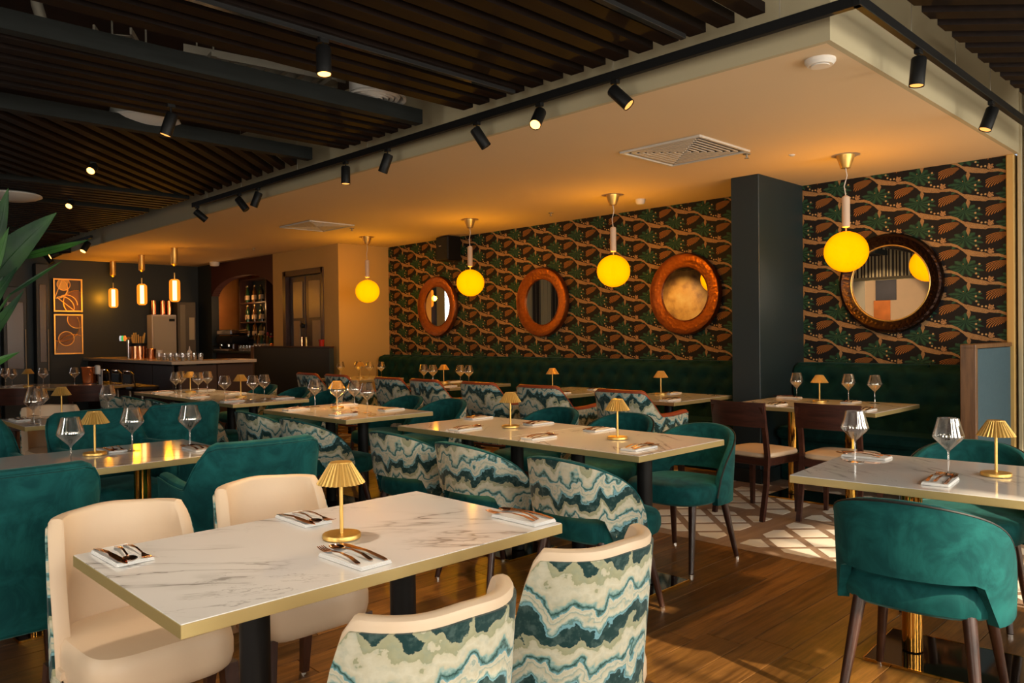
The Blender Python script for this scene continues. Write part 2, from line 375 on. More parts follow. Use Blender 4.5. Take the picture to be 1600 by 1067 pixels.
def dup(root,loc=None,rz=None,label=None,group=None):
    def cp(o,par):
        c=o.copy(); COL.objects.link(c); c.parent=par
        for ch in KIDS.get(o.name,[]): cp(ch,c)
        return c
    if not KIDS_OK[0]: index_kids()
    if root.name not in KIDS: KIDS[root.name]=list(root.children)
    for ch in KIDS[root.name]:
        if ch.name not in KIDS: KIDS[ch.name]=list(ch.children)
    r=cp(root,None)
    if loc is not None: r.location=loc
    if rz is not None: r.rotation_euler=(0,0,rz)
    if label: r['label']=label
    if group: r['group']=group
    return r
KIDS={}; KIDS_OK=[True]
def index_kids(): pass
class Maker:
    """builds a thing once, copies it afterwards"""
    def __init__(s,fn): s.fn=fn; s.p={}
    def __call__(s,loc,rz,label,group=None,**k):
        key=tuple(sorted(k.items()))
        if key not in s.p:
            o=s.fn(**k); s.p[key]=o; o.location=loc; o.rotation_euler=(0,0,rz); o['label']=label
            if group: o['group']=group
            KIDS[o.name]=list(o.children)
            for c in o.children: KIDS[c.name]=list(c.children)
            return o
        o=dup(s.p[key],loc,rz,label)
        if group: o['group']=group
        elif 'group' in o: del o['group']
        return o
def struct(name,mb,m,parent=None,smooth=False,**k):
    o=mb.build(name,m,parent,smooth=smooth,**k)
    if not parent: o['kind']='structure'
    return o
def boxes(*bs):
    mb=MB()
    for b in bs: mb.box(*b)
    return mb
def slab(x0,x1,y0,y1,z0,z1,ch=0): return MB().box(((x0+x1)/2,(y0+y1)/2,(z0+z1)/2),(x1-x0,y1-y0,z1-z0),ch)
# ================================================================== SETTING
def clip(poly,x0,x1,y0,y1):
    def cut(P,f):
        out=[]
        for i in range(len(P)):
            a,b=P[i],P[(i+1)%len(P)]; fa,fb=f(a),f(b)
            if fa>=0: out.append(a)
            if fa*fb<0: t=fa/(fa-fb); out.append((a[0]+(b[0]-a[0])*t,a[1]+(b[1]-a[1])*t))
        return out
    for f in (lambda p:p[0]-x0,lambda p:x1-p[0],lambda p:p[1]-y0,lambda p:y1-p[1]):
        poly=cut(poly,f)
        if len(poly)<3: return []
    return poly
def area(P): return .5*sum(P[i][0]*P[(i+1)%len(P)][1]-P[(i+1)%len(P)][0]*P[i][1] for i in range(len(P)))
def prism(mb,P,z0,z1):
    if area(P)<0: P=P[::-1]
    n=len(P); mb.add([(x,y,z0) for x,y in P]+[(x,y,z1) for x,y in P],[tuple(range(n-1,-1,-1)),tuple(range(n,2*n))]+[(i,(i+1)%n,(i+1)%n+n,i+n) for i in range(n)])
    return mb
XL=-15.0; YF=7.15; HC=2.70; HU=3.42; X1=-1.57; Y1=3.67; YT=4.32
random.seed(7)
floor=struct('floor',slab(XL,WR,WB,YF,-.10,-.014),SLATX)
# boards: single pieces where they can be told apart, the rest joined
PW=.176; rows=int((WR-XL)/PW)+1
far=MB(); PM={}
def board(x,y0,y1,single):
    L=round(y1-y0,2)
    if L<.05: return
    if single:
        if L not in PM: PM[L]=MB().box((0,0,-.007),(PW-.003,L-.003,.014),.0016).mesh('plank',PLANK,False)
        o=bpy.data.objects.new('plank',PM[L]); COL.objects.link(o); o.location=(x,(y0+y1)/2,0); o.parent=floor
    else: far.box((x,(y0+y1)/2,-.007),(PW-.004,L-.004,.013))
for i in range(rows):
    x=-2.03+.088+PW*(i-int((-2.03-XL)/PW))
    if x<XL or x>WR: continue
    y=-3.0+random.choice([0,.3,.6,.9]); y0=-3.0
    while y0<YT-.01:
        y=min(YT,max(y,y0+.3)+0 if y0==-3.0 else y0+random.choice([1.1,1.3,1.5,1.7]))
        if YT-y<.25: y=YT
        board(x,y0,y,(x>-5.2 and y>.6 and x<.4)); y0=y
fo=far.build('plank_field',PLANK,floor,smooth=False); fo['kind']='stuff'
# lattice floor behind: taupe wood panels with cream inlays
base=slab(XL,WR,YT,YF,-.014,0).build('lattice_panel_base',TILEW,floor,smooth=False)
cells=MB(); TM=[]; P=.90; q=.226; side=.176; cnt=0
for ix in range(-9,4):
    for iy in range(0,3):
        px=-2.57+P*ix+.45; py=YT+.03+P*iy+.45; hi=.37
        for a in range(-3,4):
            for b in range(-3,4):
                u,v=(a)*q,(b)*q; h=side/2; pts=[]
                for du,dv in((-h,-h),(h,-h),(h,h),(-h,h)): uu,vv=u+du,v+dv; pts.append(((uu+vv)/math.sqrt(2),(uu-vv)/math.sqrt(2)))
                pp=clip(pts,-hi,hi,-hi,hi)
                if len(pp)<3 or abs(area(pp))<.0012: continue
                pp=[(x+px,y+py) for x,y in pp]
                if any(x>WR or y>YF-.7 for x,y in pp): continue
                if px>-4.6 and px<-.9 and cnt<290:
                    o=prism(MB(),pp,-.004,.0015).build('tile',TILEC,floor,smooth=False); cnt+=1
                else: prism(cells,pp,-.004,.0015)
c_=cells.build('tile_field',TILEC,floor,smooth=False); c_['kind']='stuff'
# walls
WF=struct('wall_far',slab(-10.0,-1.63,YF,YF+.15,0,HC),WALLP)
struct('trim_1',slab(-1.655,-1.60,YF-.04,YF+.15,0,HC,.006),BEIGE)
w2=MB(); w2.box((.36,YF+.10,1.7),(3.9,.12,3.44)); struct('wall_far_end',w2,FASC)
for i,x in enumerate((-1.57,-1.50,-1.43)): struct('trim_%d'%(i+2),slab(x-.012,x+.018,YF-.02,YF+.05,0,HU,.004),FASC)
# block with the doorway (face Y=6.25), its return, and the arch wall
DX0,DX1,DZ=-11.66,-10.42,2.38
mb=boxes(((-11.83,6.32,HC/2),(.34,.14,HC)),(((DX1-10.0)/2,6.32,HC/2),(-10.0-DX1,.14,HC)),(((DX0+DX1)/2,6.32,(HC+DZ)/2),(DX1-DX0,.14,HC-DZ)),((-10.07,6.80,HC/2),(.14,.82,HC)),((-12.07,6.80,HC/2),(.14,.82,HC)))
struct('wall_doorway',mb,BEIGE)
mb=MB(); 
def arch(x):
    xc,rx=-13.15,1.28; t=min(1,abs(x-xc)/rx); return 1.98+.44*math.sqrt(max(0,1-t**2.2))
N_=64
for i in range(N_):
    a=-14.4+2.4*i/N_; b=-14.4+2.4*(i+1)/N_; z=(arch(a)+arch(b))/2; mb.box(((a+b)/2,6.32,(z+HC)/2),(b-a,.14,HC-z))
struct('wall_arch',mb,REDW); struct('wall_arch_pier',slab(-15,-14.4,6.25,6.39,0,HC),NAVY)
struct('wall_alcove',boxes(((-13.5,7.1,HC/2),(3.0,.1,HC)),((-14.43,6.74,HC/2),(.05,.70,HC))),BRZW)
struct('wall_left',slab(XL-.15,XL,3.15,YF,-.1,HU),NAVY)
struct('wall_left_panelled',boxes(((XL-.075,(WB+1.3)/2,1.66),(.15,1.3-WB,3.52)),((XL-.075,2.5,1.66),(.15,1.3,3.52)),((XL-.075,1.575,.5),(.15,.55,1.2)),((XL-.075,1.575,3.05),(.15,.55,.74))),NAVYD)
# right wall and near wall with window openings
def holed(axis,fixed,lo,hi,holes,z0,z1,top,th):
    mb=MB(); e=lo
    def bx(a,b,c,d):
        if b-a<.01 or d-c<.01: return
        if axis=='y': mb.box((fixed+th/2,(a+b)/2,(c+d)/2),(abs(th),b-a,d-c))
        else: mb.box(((a+b)/2,fixed+th/2,(c+d)/2),(b-a,abs(th),d-c))
    for c0,wd in holes: bx(e,c0-wd/2,0,top); bx(c0-wd/2,c0+wd/2,0,z0); bx(c0-wd/2,c0+wd/2,z1,top); e=c0+wd/2
    bx(e,hi,0,top); return mb
struct('wall_right',holed('y',WR,WB,YF+.1,[(y,1.3) for y in BAYS],.35,3.10,HU,.2),FASC)
struct('wall_near',holed('x',WB,XL,WR,[(x,1.3) for x in BACK],.35,3.10,HU,-.2),FASC)
struct('sun_blocker_slab',slab(WR+.2,WR+1.35,WB,YF,3.15,3.25),FASC)  # added slab outside, out of view, keeps high sun off the chairs
k=1
def window(cx,axis):
    global k
    mb=MB()
    def bx(u,z,du,dz,d=.05):
        if axis=='y': mb.box((WR+.06,cx+u,z),(d,du,dz),.004)
        else: mb.box((cx+u,WB-.06,z),(du,d,dz),.004)
    for u in(-.63,0,.63): bx(u,1.725,.045,2.75)
    for z in(.37,1.95,3.08): bx(0,z,1.3,.045)
    o=mb.build('window_%d'%k,WHITEM,smooth=False); o['kind']='structure'
    g=MB()
    for u in(-.315,.315):
        for za,zb in((.39,1.93),(1.97,3.06)):
            if axis=='y': g=MB().box((WR+.065,cx+u,(za+zb)/2),(.006,.585,zb-za))
            else: g=MB().box((cx+u,WB-.065,(za+zb)/2),(.585,.006,zb-za))
            g.build('pane',GLASS,o,smooth=False)
    k+=1
for y in BAYS: window(y,'y')
for x in BACK: window(x,'x')
def curtain(x,y,L,axis,label):
    mb=MB(); n=36; pts=[]
    for i in range(n+1): pts.append((-L/2+L*i/n,.045*math.sin(i*PI/2)+.01*math.sin(i*1.7)))
    vs_=[];fs=[]
    for u,d in pts:
        for z in(.02,2.68):
            p=(d,u) if axis=='y' else (u,d)
            vs_.append((x+p[0],y+p[1],z))
    for i in range(n): a=2*i; fs.append((a,a+1,a+3,a+2))
    nb=len(vs_); vs2=[(a+(.006 if axis=='y' else 0),b+(0 if axis=='y' else .006),c) for a,b,c in vs_]
    mb.add(vs_+vs2,fs+[tuple(reversed([j+nb for j in f])) for f in fs]+[(1,0,nb,nb+1)]+[(2*n,2*n+1,nb+2*n+1,nb+2*n)])
    tag(mb.build('curtain',CURT),label,'curtain','striped curtains by the windows')
OD=['first','second','third','fourth','fifth','sixth']
for j,y in enumerate([-.9,1.17,3.22,5.22]): curtain(WR-.10,y,.55,'y',OD[j]+' striped curtain between the side windows, counted from behind the camera')
for j,x in enumerate([-7.35,-5.0,-4.25,-2.5,-1.45,.3]): curtain(x,WB+.12,.5,'x',OD[j]+' striped curtain on the wall facing the mirrors, counted from the bar end')
vm=MB(); vv=[]; 
for i in range(121): u_=-2.1+4.2*i/120; vv+= [(-6.2+u_,WB+.22+.006*math.sin(i*1.3),2.44),(-6.2+u_,WB+.22+.006*math.sin(i*1.3),3.36)]
vm.add(vv,[(2*i,2*i+2,2*i+3,2*i+1) for i in range(120)]); vm.add([(a_,b_-.006,c__) for a_,b_,c__ in vv],[(2*i+1,2*i+3,2*i+2,2*i) for i in range(120)])
tag(vm.build('curtain_valance',CURT),'wide striped valance over the abstract painting, seen in the dark round mirror','curtain')
vm=MB(); vv=[]
for i in range(91): u_=-2.6+2.5*i/90; vv+= [(XL+.12+.03*math.sin(i*1.1),u_,.1),(XL+.12+.03*math.sin(i*1.1),u_,3.3)]
vm.add(vv,[(2*i,2*i+2,2*i+3,2*i+1) for i in range(90)]); vm.add([(a_-.006,b_,c__) for a_,b_,c__ in vv],[(2*i+1,2*i+3,2*i+2,2*i) for i in range(90)])
tag(vm.build('curtain',CURT),'long striped curtain reflected in the middle copper mirror','curtain')
t=thing('painting','golden abstract painting reflected in the copper mirror closest to the column','painting',(-11.2,WB+.05,0))
GP,gnt,gb=mat('gold_leaf_canvas'); gn=N(gnt); gn.link(gn.ramp(gn.noise(gn.coord(),1.6,5,.6),[(.3,(.10,.03,.01)),(.5,(.50,.26,.05)),(.7,(.62,.42,.13))]),gb.inputs['Base Color']); setp(gb,rough=.5)
MB().box((0,.02,2.05),(2.6,.04,1.9),.006).build('canvas',GP,t,smooth=False)
t=thing('wall_panel','ochre wall panel reflected in the farthest copper mirror','panel',(XL+.03,2.32,0)); MB().box((0,0,1.7),(.05,.9,2.6),.005).build('panel_board',BEIGE,t,smooth=False)
mb=MB()
for dy,dz,w_,h_ in((0,1.12,.55,.05),(0,2.67,.55,.05),(-.25,1.9,.05,1.6),(.25,1.9,.05,1.6)): mb.box((XL-.05,1.575+dy,dz),(.05,w_,h_),.004)
o=mb.build('window_20',WHITEM,smooth=False); o['kind']='structure'; MB().box((XL-.05,1.575,1.9),(.006,.46,1.5)).build('pane',GLASS,o,smooth=False)
lamp('daylight_bay','AREA',(XL-.12,1.575,1.9),14,(.93,.97,1),dir=(1,0,0),shape='RECTANGLE',size=.5,size_y=1.5)
# abstract painting seen in the round mirror
t=thing('painting','abstract painting of cream, navy and rust blocks on the wall facing the mirrors','painting',(-6.2,WB+.06,0))
def blk(name,x0,x1,z0,z1,m,yo=0): return MB().box(((x0+x1)/2,.02+yo,(z0+z1)/2),(x1-x0,.03,z1-z0),.004).build(name,m,t,smooth=False)
PC=simple('canvas_cream',(.80,.58,.40),.8,noise=.1,nscale=3); PN=simple('canvas_navy',(.03,.03,.045),.8,noise=.3,nscale=4); PR=simple('canvas_rust',(.42,.12,.02),.7,noise=.5,nscale=5); PG=simple('canvas_grey',(.36,.33,.28),.8)
blk('canvas',-.85,.85,.8,2.38,PC); blk('navy_block',-.20,.22,1.95,2.38,PN,.012); blk('rust_block',-.24,.10,.8,1.95,PR,.014); blk('grey_block',-.85,-.42,.8,2.38,PG,.013)
# ceilings
struct('ceiling',slab(XL,X1-.03,Y1+.03,YF,HC,HC+.04),CEILL)
struct('ceiling_fascia_left',slab(XL,X1-.03,Y1,Y1+.03,HC,HU),FASC)
struct('ceiling_fascia_right',slab(X1-.03,X1,Y1,YF,HC,HU),FASC)
struct('ceiling_upper',slab(XL,WR+.2,WB,YF,HU,HU+.1),CEILU)
# column, half walls
struct('wall_column',slab(-3.60,-3.33,6.30,YF,0,HC,.006),NAVYC)
struct('baseboard_column',boxes(((-3.465,6.285,.06),(.30,.03,.12)),((-3.315,6.72,.06),(.03,.86,.12))),NAVYD)
t=thing('partition_screen','low wooden screen with blue padded panel standing at the end of the banquette','screen',(-1.62,6.4,0))
MB().box((-.05,-.225,.6),(.10,.05,1.20),.004).build('end_post',OAK,t,smooth=False)
MB().box((-.05,.235,1.205),(.10,.97,.03),.004).build('cap_rail',OAK,t,smooth=False)
MB().box((-.05,.26,.595),(.08,.92,1.18),.004).build('padded_panel',BLUEP,t,smooth=False)
t=thing('partition_screen','dark navy half-height partition with wooden post in front of the ochre doorway block','screen',(-11.2,6.12,0))
MB().box((.02,0,.58),(2.36,.08,1.16),.006).build('panel',NAVY,t,smooth=False)
MB().box((-1.22,0,.585),(.10,.10,1.17),.006).build('end_post',OAK,t,smooth=False)
MB().box((.02,0,1.17),(2.36,.10,.02),.004).build('cap_rail',MAHOG,t,smooth=False)
# door
t=MB().box((-11.62,6.30,1.19),(.10,.12,2.38),.004).box((-10.45,6.30,1.19),(.08,.12,2.38),.004).box((-11.03,6.30,2.34),(1.2,.12,.09),.004)
do=struct('door_1',t,WALNUT)
for nm,x0,x1,z0,z1,m in (('door_leaf',-11.56,-11.08,0,2.29,WALNUT),('door_leaf',-11.06,-10.5,0,2.29,WALNUT)):
    MB().box(((x0+x1)/2,6.34,(z0+z1)/2),(x1-x0,.05,z1-z0),.006).build(nm,m,do,smooth=False)
PANEG=simple('amber_obscured_glass',(.34,.22,.10),.3,noise=.15)
for x0,x1,z0,z1 in((-11.42,-11.14,1.62,2.2),(-11.42,-11.22,.5,1.58),(-10.94,-10.6,1.62,2.2),(-10.84,-10.6,.5,1.58)):
    MB().box(((x0+x1)/2,6.305,(z0+z1)/2),(x1-x0,.02,z1-z0),.004).build('pane',PANEG,do,smooth=False)
for x in(-11.14,-11.0): MB().tube([(x,6.28,.75),(x,6.28,1.32)],.016,8).build('handle',COPPERP if x<-11.1 else BRASS,do)
MB().lathe([(0,0),(.035,0),(.04,.02),(.03,.04),(0,.04)],(-11.12,6.30,1.5),14,axis='y').build('handle',BLKM,do)
# rafts of slats under the dark ceiling
def raft(label,slats,beam=None,loc=(0,0,0),z=2.83,h=.05,group=None,m=SLATM):
    t=thing('slat_raft',label,'ceiling slats',(0,0,0),0)
    for P_ in slats:
        cx=sum(p[0] for p in P_)/len(P_); cy=sum(p[1] for p in P_)/len(P_)
        o=prism(MB(),[(x-cx,y-cy) for x,y in P_],0,h).build('slat',m,t,smooth=False); o.location=(cx,cy,z)
    if beam:
        P_,z0,z1=beam; prism(MB(),P_,z0,z1).build('edge_beam',SLATX,t,smooth=False)
    return t
YE=3.45; YS=-2.2
def ystrips(xa,xb,n,w=.095): return [[(x-w/2,YS),(x+w/2,YS),(x+w/2,YE),(x-w/2,YE)] for x in [xa+(xb-xa)*i/(n-1) for i in range(n)]]
def rect(x0,x1,y0,y1): return [(x0,y0),(x1,y0),(x1,y1),(x0,y1)]
def diag(x0,x1,y0,y1,pitch,dx,w=.075):
    out=[]; d=Vector((dx,1)).normalized(); nn=Vector((-d.y,d.x)); s0=y0-8; 
    for i in range(90):
        y=s0+pitch*i; xs=x1 if dx<0 else x0; c=Vector((xs,y)); L=7
        a=c-d*.2; b=c+d*L
        P_=[tuple(a-nn*w/2),tuple(b-nn*w/2),tuple(b+nn*w/2),tuple(a+nn*w/2)]
        P_=clip(P_,x0,x1,y0,y1)
        if len(P_)>2 and abs(area(P_))>.02: out.append(P_)
    return out
raft('dark slat raft nearest the corner of the bulkhead, thirteen long parallel slats',ystrips(-1.83,-3.90,14))
raft('narrow dark slat raft with a pale side beam beside the second round diffuser',ystrips(-4.56,-5.38,6,.085),(rect(-4.47,-4.39,YS,YE),2.83,2.93))
raft('dark raft with diagonal slats cut off against its side beam',diag(-8.25,-5.98,YS,YE,.213,-1),(rect(-5.98,-5.90,YS,YE),2.83,2.93))
raft('dark slat raft beyond the diagonal raft, above the track end',ystrips(-8.66,-9.3,5,.085),(rect(-8.56,-8.47,YS,YE),2.83,2.95))
raft('dark finely slatted raft second from the bar wall',ystrips(-9.85,-12.0,14,.08),(rect(-9.74,-9.65,YS,YE),2.83,2.95))
raft('dark slat raft closest to the bar wall',ystrips(-12.55,-14.6,13,.08),(rect(-12.45,-12.36,YS,YE),2.83,2.95))
raft('dark raft of diagonal slats above the right side of the room',diag(-1.27,2.2,3.5,6.9,.225,1,.085))
# ================================================================== FURNITURE
def plan(a,b,p,amax,ext,n=26):
    """outline of a chair shell: curve round the back from -amax to amax, then straight arms of length ext"""
    out=[]
    for i in range(n+1):
        th=-amax+2*amax*i/n; sx,cy=math.sin(th),math.cos(th)
        k=(abs(sx)**p+abs(cy)**p)**(-1/p); out.append((a*sx*k,-b*cy*k,th))
    if ext>0:
        k=6; L=out[0]; Rr=out[-1]
        out=[(L[0],L[1]+ext*(k-i)/k,-(amax+.001+ (k-i)/k)) for i in range(k)]+out+[(Rr[0],Rr[1]+ext*(i+1)/k,amax+.001+(i+1)/k) for i in range(k)]
    return out
def shell(pl,top,bot,th,lean,flare=0,round_=True,off=0.0,zin=0.0,rows=7,rr=.28):
    """closed padded shell; top(t), bot(t) heights along the outline"""
    n=len(pl); rings=[]; L=[0]
    for i in range(1,n): L.append(L[-1]+math.dist(pl[i][:2],pl[i-1][:2]))
    nor=[]
    for i in range(n):
        a=pl[max(0,i-1)]; b=pl[min(n-1,i+1)]; dx,dy=b[0]-a[0],b[1]-a[1]; l=math.hypot(dx,dy) or 1; nor.append((dy/l,-dx/l))
    vs_=[];uv=[];fs=[]
    for i,(x,y,t) in enumerate(pl):
        zt,zb=top(t)-zin,bot(t)+zin; nx,ny=nor[i]; ring=[]
        def P(o,z): 
            k=(z-.42)/.4; w=max(0,math.cos(min(abs(t),PI/2))) 
            return (x*(1+flare*k)+nx*o,y*(1+flare*k)+ny*o-lean*max(0,k)*w,z)
        for j in range(rows+1): z=zb+(zt-zb)*j/rows; ring.append((P(off,z),(L[i]+off,z)))
        if round_:
            for a_ in(35,70,110,145): ring.append((P(-th/2+ (th/2)*math.cos(R(a_)),zt+math.sin(R(a_))*th*rr),(L[i],zt+.01*a_/60)))
        for j in range(rows+1): z=zt+(zb-zt)*j/rows; ring.append((P(-th,z),(L[i],z)))
        rings.append(ring)
    m=len(rings[0]); mb=MB()
    for r_ in rings:
        for v,u in r_: vs_.append(v); uv.append(u)
    for i in range(n-1):
        for k in range(m): a=i*m+k; b=i*m+(k+1)%m; fs.append((a,a+m,b+m,b))
    fs.append(tuple(range(m))); fs.append(tuple(range((n-1)*m+m-1,(n-1)*m-1,-1)))
    return mb.add(vs_,fs,uv)
def sst(x,a,b):
    t=max(0,min(1,(x-a)/(b-a))); return t*t*(3-2*t)
def cushion(a,b,p,z0,z1,n=36,yo=0,crown=.012,front=None):
    mb=MB(); rings=[]
    def ring(k,z): 
        out=[]
        for i in range(n):
            th=2*PI*i/n; c,s=math.cos(th),math.sin(th); r_=(abs(c)**p+abs(s)**p)**(-1/p); x,y=a*c*r_*k,b*s*r_*k
            if front and y>0: y*=front
            out.append((x,y+yo,z))
        return out
    h=z1-z0
    for k,z in((.90,z0),(.97,z0+h*.12),(1.0,z0+h*.35),(1.0,z0+h*.68),(.975,z0+h*.9),(.93,z1),(.7,z1+crown*.7),(.35,z1+crown)): rings.append(ring(k,z))
    return mb.loft(rings)
def piping(pl,top,lean,flare,rad,off=0.0,dz=.0):
    pts=[];n=len(pl)
    for i,(x,y,t) in enumerate(pl):
        z=top(t)+dz; k=(z-.42)/.4; w=max(0,math.cos(min(abs(t),PI/2)))
        a=pl[max(0,i-1)]; b=pl[min(n-1,i+1)]; dx,dy=b[0]-a[0],b[1]-a[1]; l=math.hypot(dx,dy) or 1
        pts.append((x*(1+flare*k)+dy/l*off,y*(1+flare*k)-dx/l*off-lean*max(0,k)*w,z))
    return MB().tube(pts,rad,6)
# --- low round-backed tub chair with a cut-out above the seat
def tub(style='agate'):
    t=thing('tub_chair','x','chair')
    AM=R(104); pl=plan(.272,.262,2.35,AM,.0,34)
    top=lambda th:.40+.365*max(0,1-(abs(th)/AM)**2.25)**.62
    bot=lambda th:.362+.148*(1-sst(abs(th),R(46),R(62)))
    out=AGATE if style=='agate' else TEAL
    shell(pl,top,bot,.032,.055,.03).build('backrest',TEAL,t)
    shell(pl,top,bot,.008,.055,.03,False,.007,.0).build('back_cover',out,t)
    piping(pl,top,.055,.03,.0045,.004,.003).build('piping',BLACKP if style!='agate' else TEAL,t)
    cushion(.262,.255,3.0,.372,.478,yo=.045,front=1.02).build('seat',TEAL,t)
    for sx in(-1,1):
        for sy,yy in((1,.22),(-1,-.21)):
            lg=MB().tube([(sx*.17,yy*.72,.39),(sx*.215,yy*1.12,.012)],[.023,.014],12).build('leg',WALNUT,t)
            MB().lathe([(.014,0),(.014,.012)],(sx*.215,yy*1.12,0),10).build('leg_glide',STEEL,lg)
    return t
TUB=Maker(tub)
# --- cream leather side chair with printed outer back
def side_chair():
    t=thing('side_chair','x','chair')
    AM=R(84); pl=plan(.220,.20,2.45,AM,.05,34)
    def top(th):
        a=abs(th); return .795-.006*sst(a,0,R(30))-.40*sst(a,R(58),R(96)) if a<R(100) else .39
    bot=lambda th:.34
    shell(pl,top,bot,.042,.055,.0).build('backrest',CREAM,t)
    shell(pl,top,bot,.008,.055,.0,False,.007,.014).build('back_cover',AGATE,t)
    cushion(.208,.222,5.5,.345,.475,60,yo=.04,crown=.010).build('seat',CREAM,t)
    for sx in(-1,1):
        for yt,yb in((.21,.23),(-.17,-.235)):
            x0,x1=sx*.18,sx*.195
            def sq(x,y,z,h): return [(x-h,y-h,z),(x+h,y-h,z),(x+h,y+h,z),(x-h,y+h,z)]
            lg=MB().loft([sq(x1,yb,.008,.014),sq(x0,yt,.36,.022)]).build('leg',WALNUT,t,smooth=False)
            MB().lathe([(.011,0),(.011,.008)],(x1,yb,0),8).build('leg_glide',STEEL,lg)
    return t
SIDE=Maker(side_chair)
# --- high-backed armchair
def armchair(style='agate'):
    t=thing('armchair','x','armchair')
    AM=R(90); ext=.20; pl=plan(.285,.255,5.0,AM,ext,34); tot=R(90)
    def top(th):
        a=abs(th); 
        z=.875 if a<R(36) else .875-.190*sst(a,R(38),R(66))
        if a>AM: z+= .012*sst(a,AM,AM+1)
        return z
    bot=lambda th:.30
    ins={'agate':RUST,'teal':TEAL}[style]; out={'agate':AGATE,'teal':TEAL}[style]
    shell(pl,top,bot,.052,.075,.02,rows=8).build('backrest',ins,t)
    shell(pl,top,bot,.008,.075,.02,False,.008,.012,rows=8).build('back_cover',out,t)
    piping(pl,top,.075,.02,.004,.008,-.006).build('piping',RUST if style=='agate' else TEAL,t)
    cushion(.235,.25,5,.34,.475,yo=.055,crown=.02).build('seat',ins,t)
    cushion(.272,.27,6,.28,.35,yo=.02,crown=0).build('seat_frame',out if style=='teal' else WALNUT,t)
    for sx in(-1,1):
        for yt,yb in((.22,.235),(-.19,-.24)):
            def sq(x,y,z,h): return [(x-h,y-h,z),(x+h,y-h,z),(x+h,y+h,z),(x-h,y+h,z)]
            MB().loft([sq(sx*.22,yb,0,.013),sq(sx*.21,yt,.30,.021)]).build('leg',WALNUT,t,smooth=False)
    return t
ARM=Maker(armchair)
# --- wooden dining chair with pad
def woodchair():
    t=thing('wooden_chair','x','chair')
    for sx in(-1,1):
        mb=MB(); h=.016
        rings=[[(sx*.2-h,y-h*.9,z),(sx*.2+h,y-h*.9,z),(sx*.2+h,y+h*.9,z),(sx*.2-h,y+h*.9,z)] for y,z in((-.27,0),(-.215,.25),(-.20,.45),(-.225,.62),(-.27,.80))]
        mb.loft(rings).build('leg',MAHOG,t,smooth=False)
        mb=MB(); mb.loft([[(sx*.19-g,.19-g,z),(sx*.19+g,.19-g,z),(sx*.19+g,.19+g,z),(sx*.19-g,.19+g,z)] for z,g in((0,.013),(.40,.019))]).build('leg',MAHOG,t,smooth=False)
    mb=MB(); n=12; rings=[]
    for i in range(n+1):
        x=-.225+.45*i/n; y=-.255-.035*(1-(x/.225)**2)+.0; lo=.655+.0*x; rings.append([(x,y+.02,lo),(x,y-.0,lo),(x,y-.022,.83),(x,y-.002,.83)])
    mb.loft(rings).build('backrest',MAHOG,t)
    MB().box((0,0,.405),(.42,.43,.055),.006).build('seat_frame',MAHOG,t,smooth=False)
    cushion(.215,.22,6,.43,.47,crown=.012).build('seat',CREAM,t)
    return t
WOOD=Maker(woodchair)
# --- pedestal table
def table(L,W,label,loc,rz=0,cols=2,col='black',seams=(),colsep=.46):
    """L along local x, W along local y; twin columns on a flat plate"""
    t=thing('marble_table',label,'table',loc,rz)
    e=[-L/2]+[s for s in seams]+[L/2]
    for a,b in zip(e[:-1],e[1:]):
        c=(a+b)/2; MB().box((c,0,.7475),(b-a-.004,W-.004,.005),.0008).build('tabletop',MARBLE,t,smooth=False)
        MB().box((c,0,.7335),(b-a-.001,W,.029),.001).build('edge_band',GOLDE,t,smooth=False)
        m={'black':BLKM,'brass':BRASSD}[col]
        for s in (-1,1):
            if b-a<.9 and s>0: continue
            x=c+s*colsep/2 if b-a>=.9 else c
            MB().lathe([(.040,.016),(.040,.719)],(x,0,0),20).build('column',m,t)
        pl=.72 if b-a>=.9 else .42
        bp=MB().box((c,0,.006),(pl,.40,.010),.003).build('base_plate',BRONZEP,t,smooth=False)
        r_=MB(); 
        for sx in(-1,1): r_.box((c+sx*(pl/2+.003),0,.006),(.006,.412,.012),.001)
        for sy in(-1,1): r_.box((c,sy*.203,.006),(pl,.006,.012),.001)
        r_.build('plate_edge',BRASSD,bp,smooth=False)
    return t
H_=PI/2
table(1.156,.728,'white marble table on two black columns in front of the cream leather chairs',(-1.958,1.196,0),H_,colsep=.485)
table(1.17,.72,'white marble table ringed by teal velvet armchairs',(-4.15,1.195,0),H_,col='brass',colsep=.47)
table(1.17,.72,'white marble table with the cream chairs and the plant leaves beside it',(-6.33,1.90,0),H_,col='brass')
table(1.90,.765,'long white marble table made of two joined tops and carrying two unlit brass lamps',(-3.14,3.362,0),0,seams=(-.005,))
table(1.20,.765,'marble table under the glowing orange lamp, between the long tables',(-5.235,3.325,0),0)
table(2.40,.735,'longest marble table, set with seven glasses and two lamps near the bar',(-7.69,3.358,0),0,seams=(0,))
table(1.17,.78,'white marble table with the teal tub chairs pulled up, right of the navy column',(-.905,3.425,0),R(4.5),col='brass')
table(1.17,.88,'marble table at the short banquette with two dark wooden chairs',(-2.68,6.04,0),0,col='brass')
table(.74,.93,'small banquette table closest to the navy column, marble with one lamp',(-4.02,5.92,0))
table(.74,.93,'small banquette table with one lamp in front of the third round mirror',(-5.22,5.92,0))
table(1.05,.93,'banquette table with four glasses below the farthest round mirror',(-7.05,5.92,0))
table(.95,.80,'darkest banquette table against the ochre wall at the far end',(-9.1,6.0,0))
table(1.6,.75,'dark table beyond the cream chairs with the copper wine bucket',(-10.9,2.75,0),R(35))
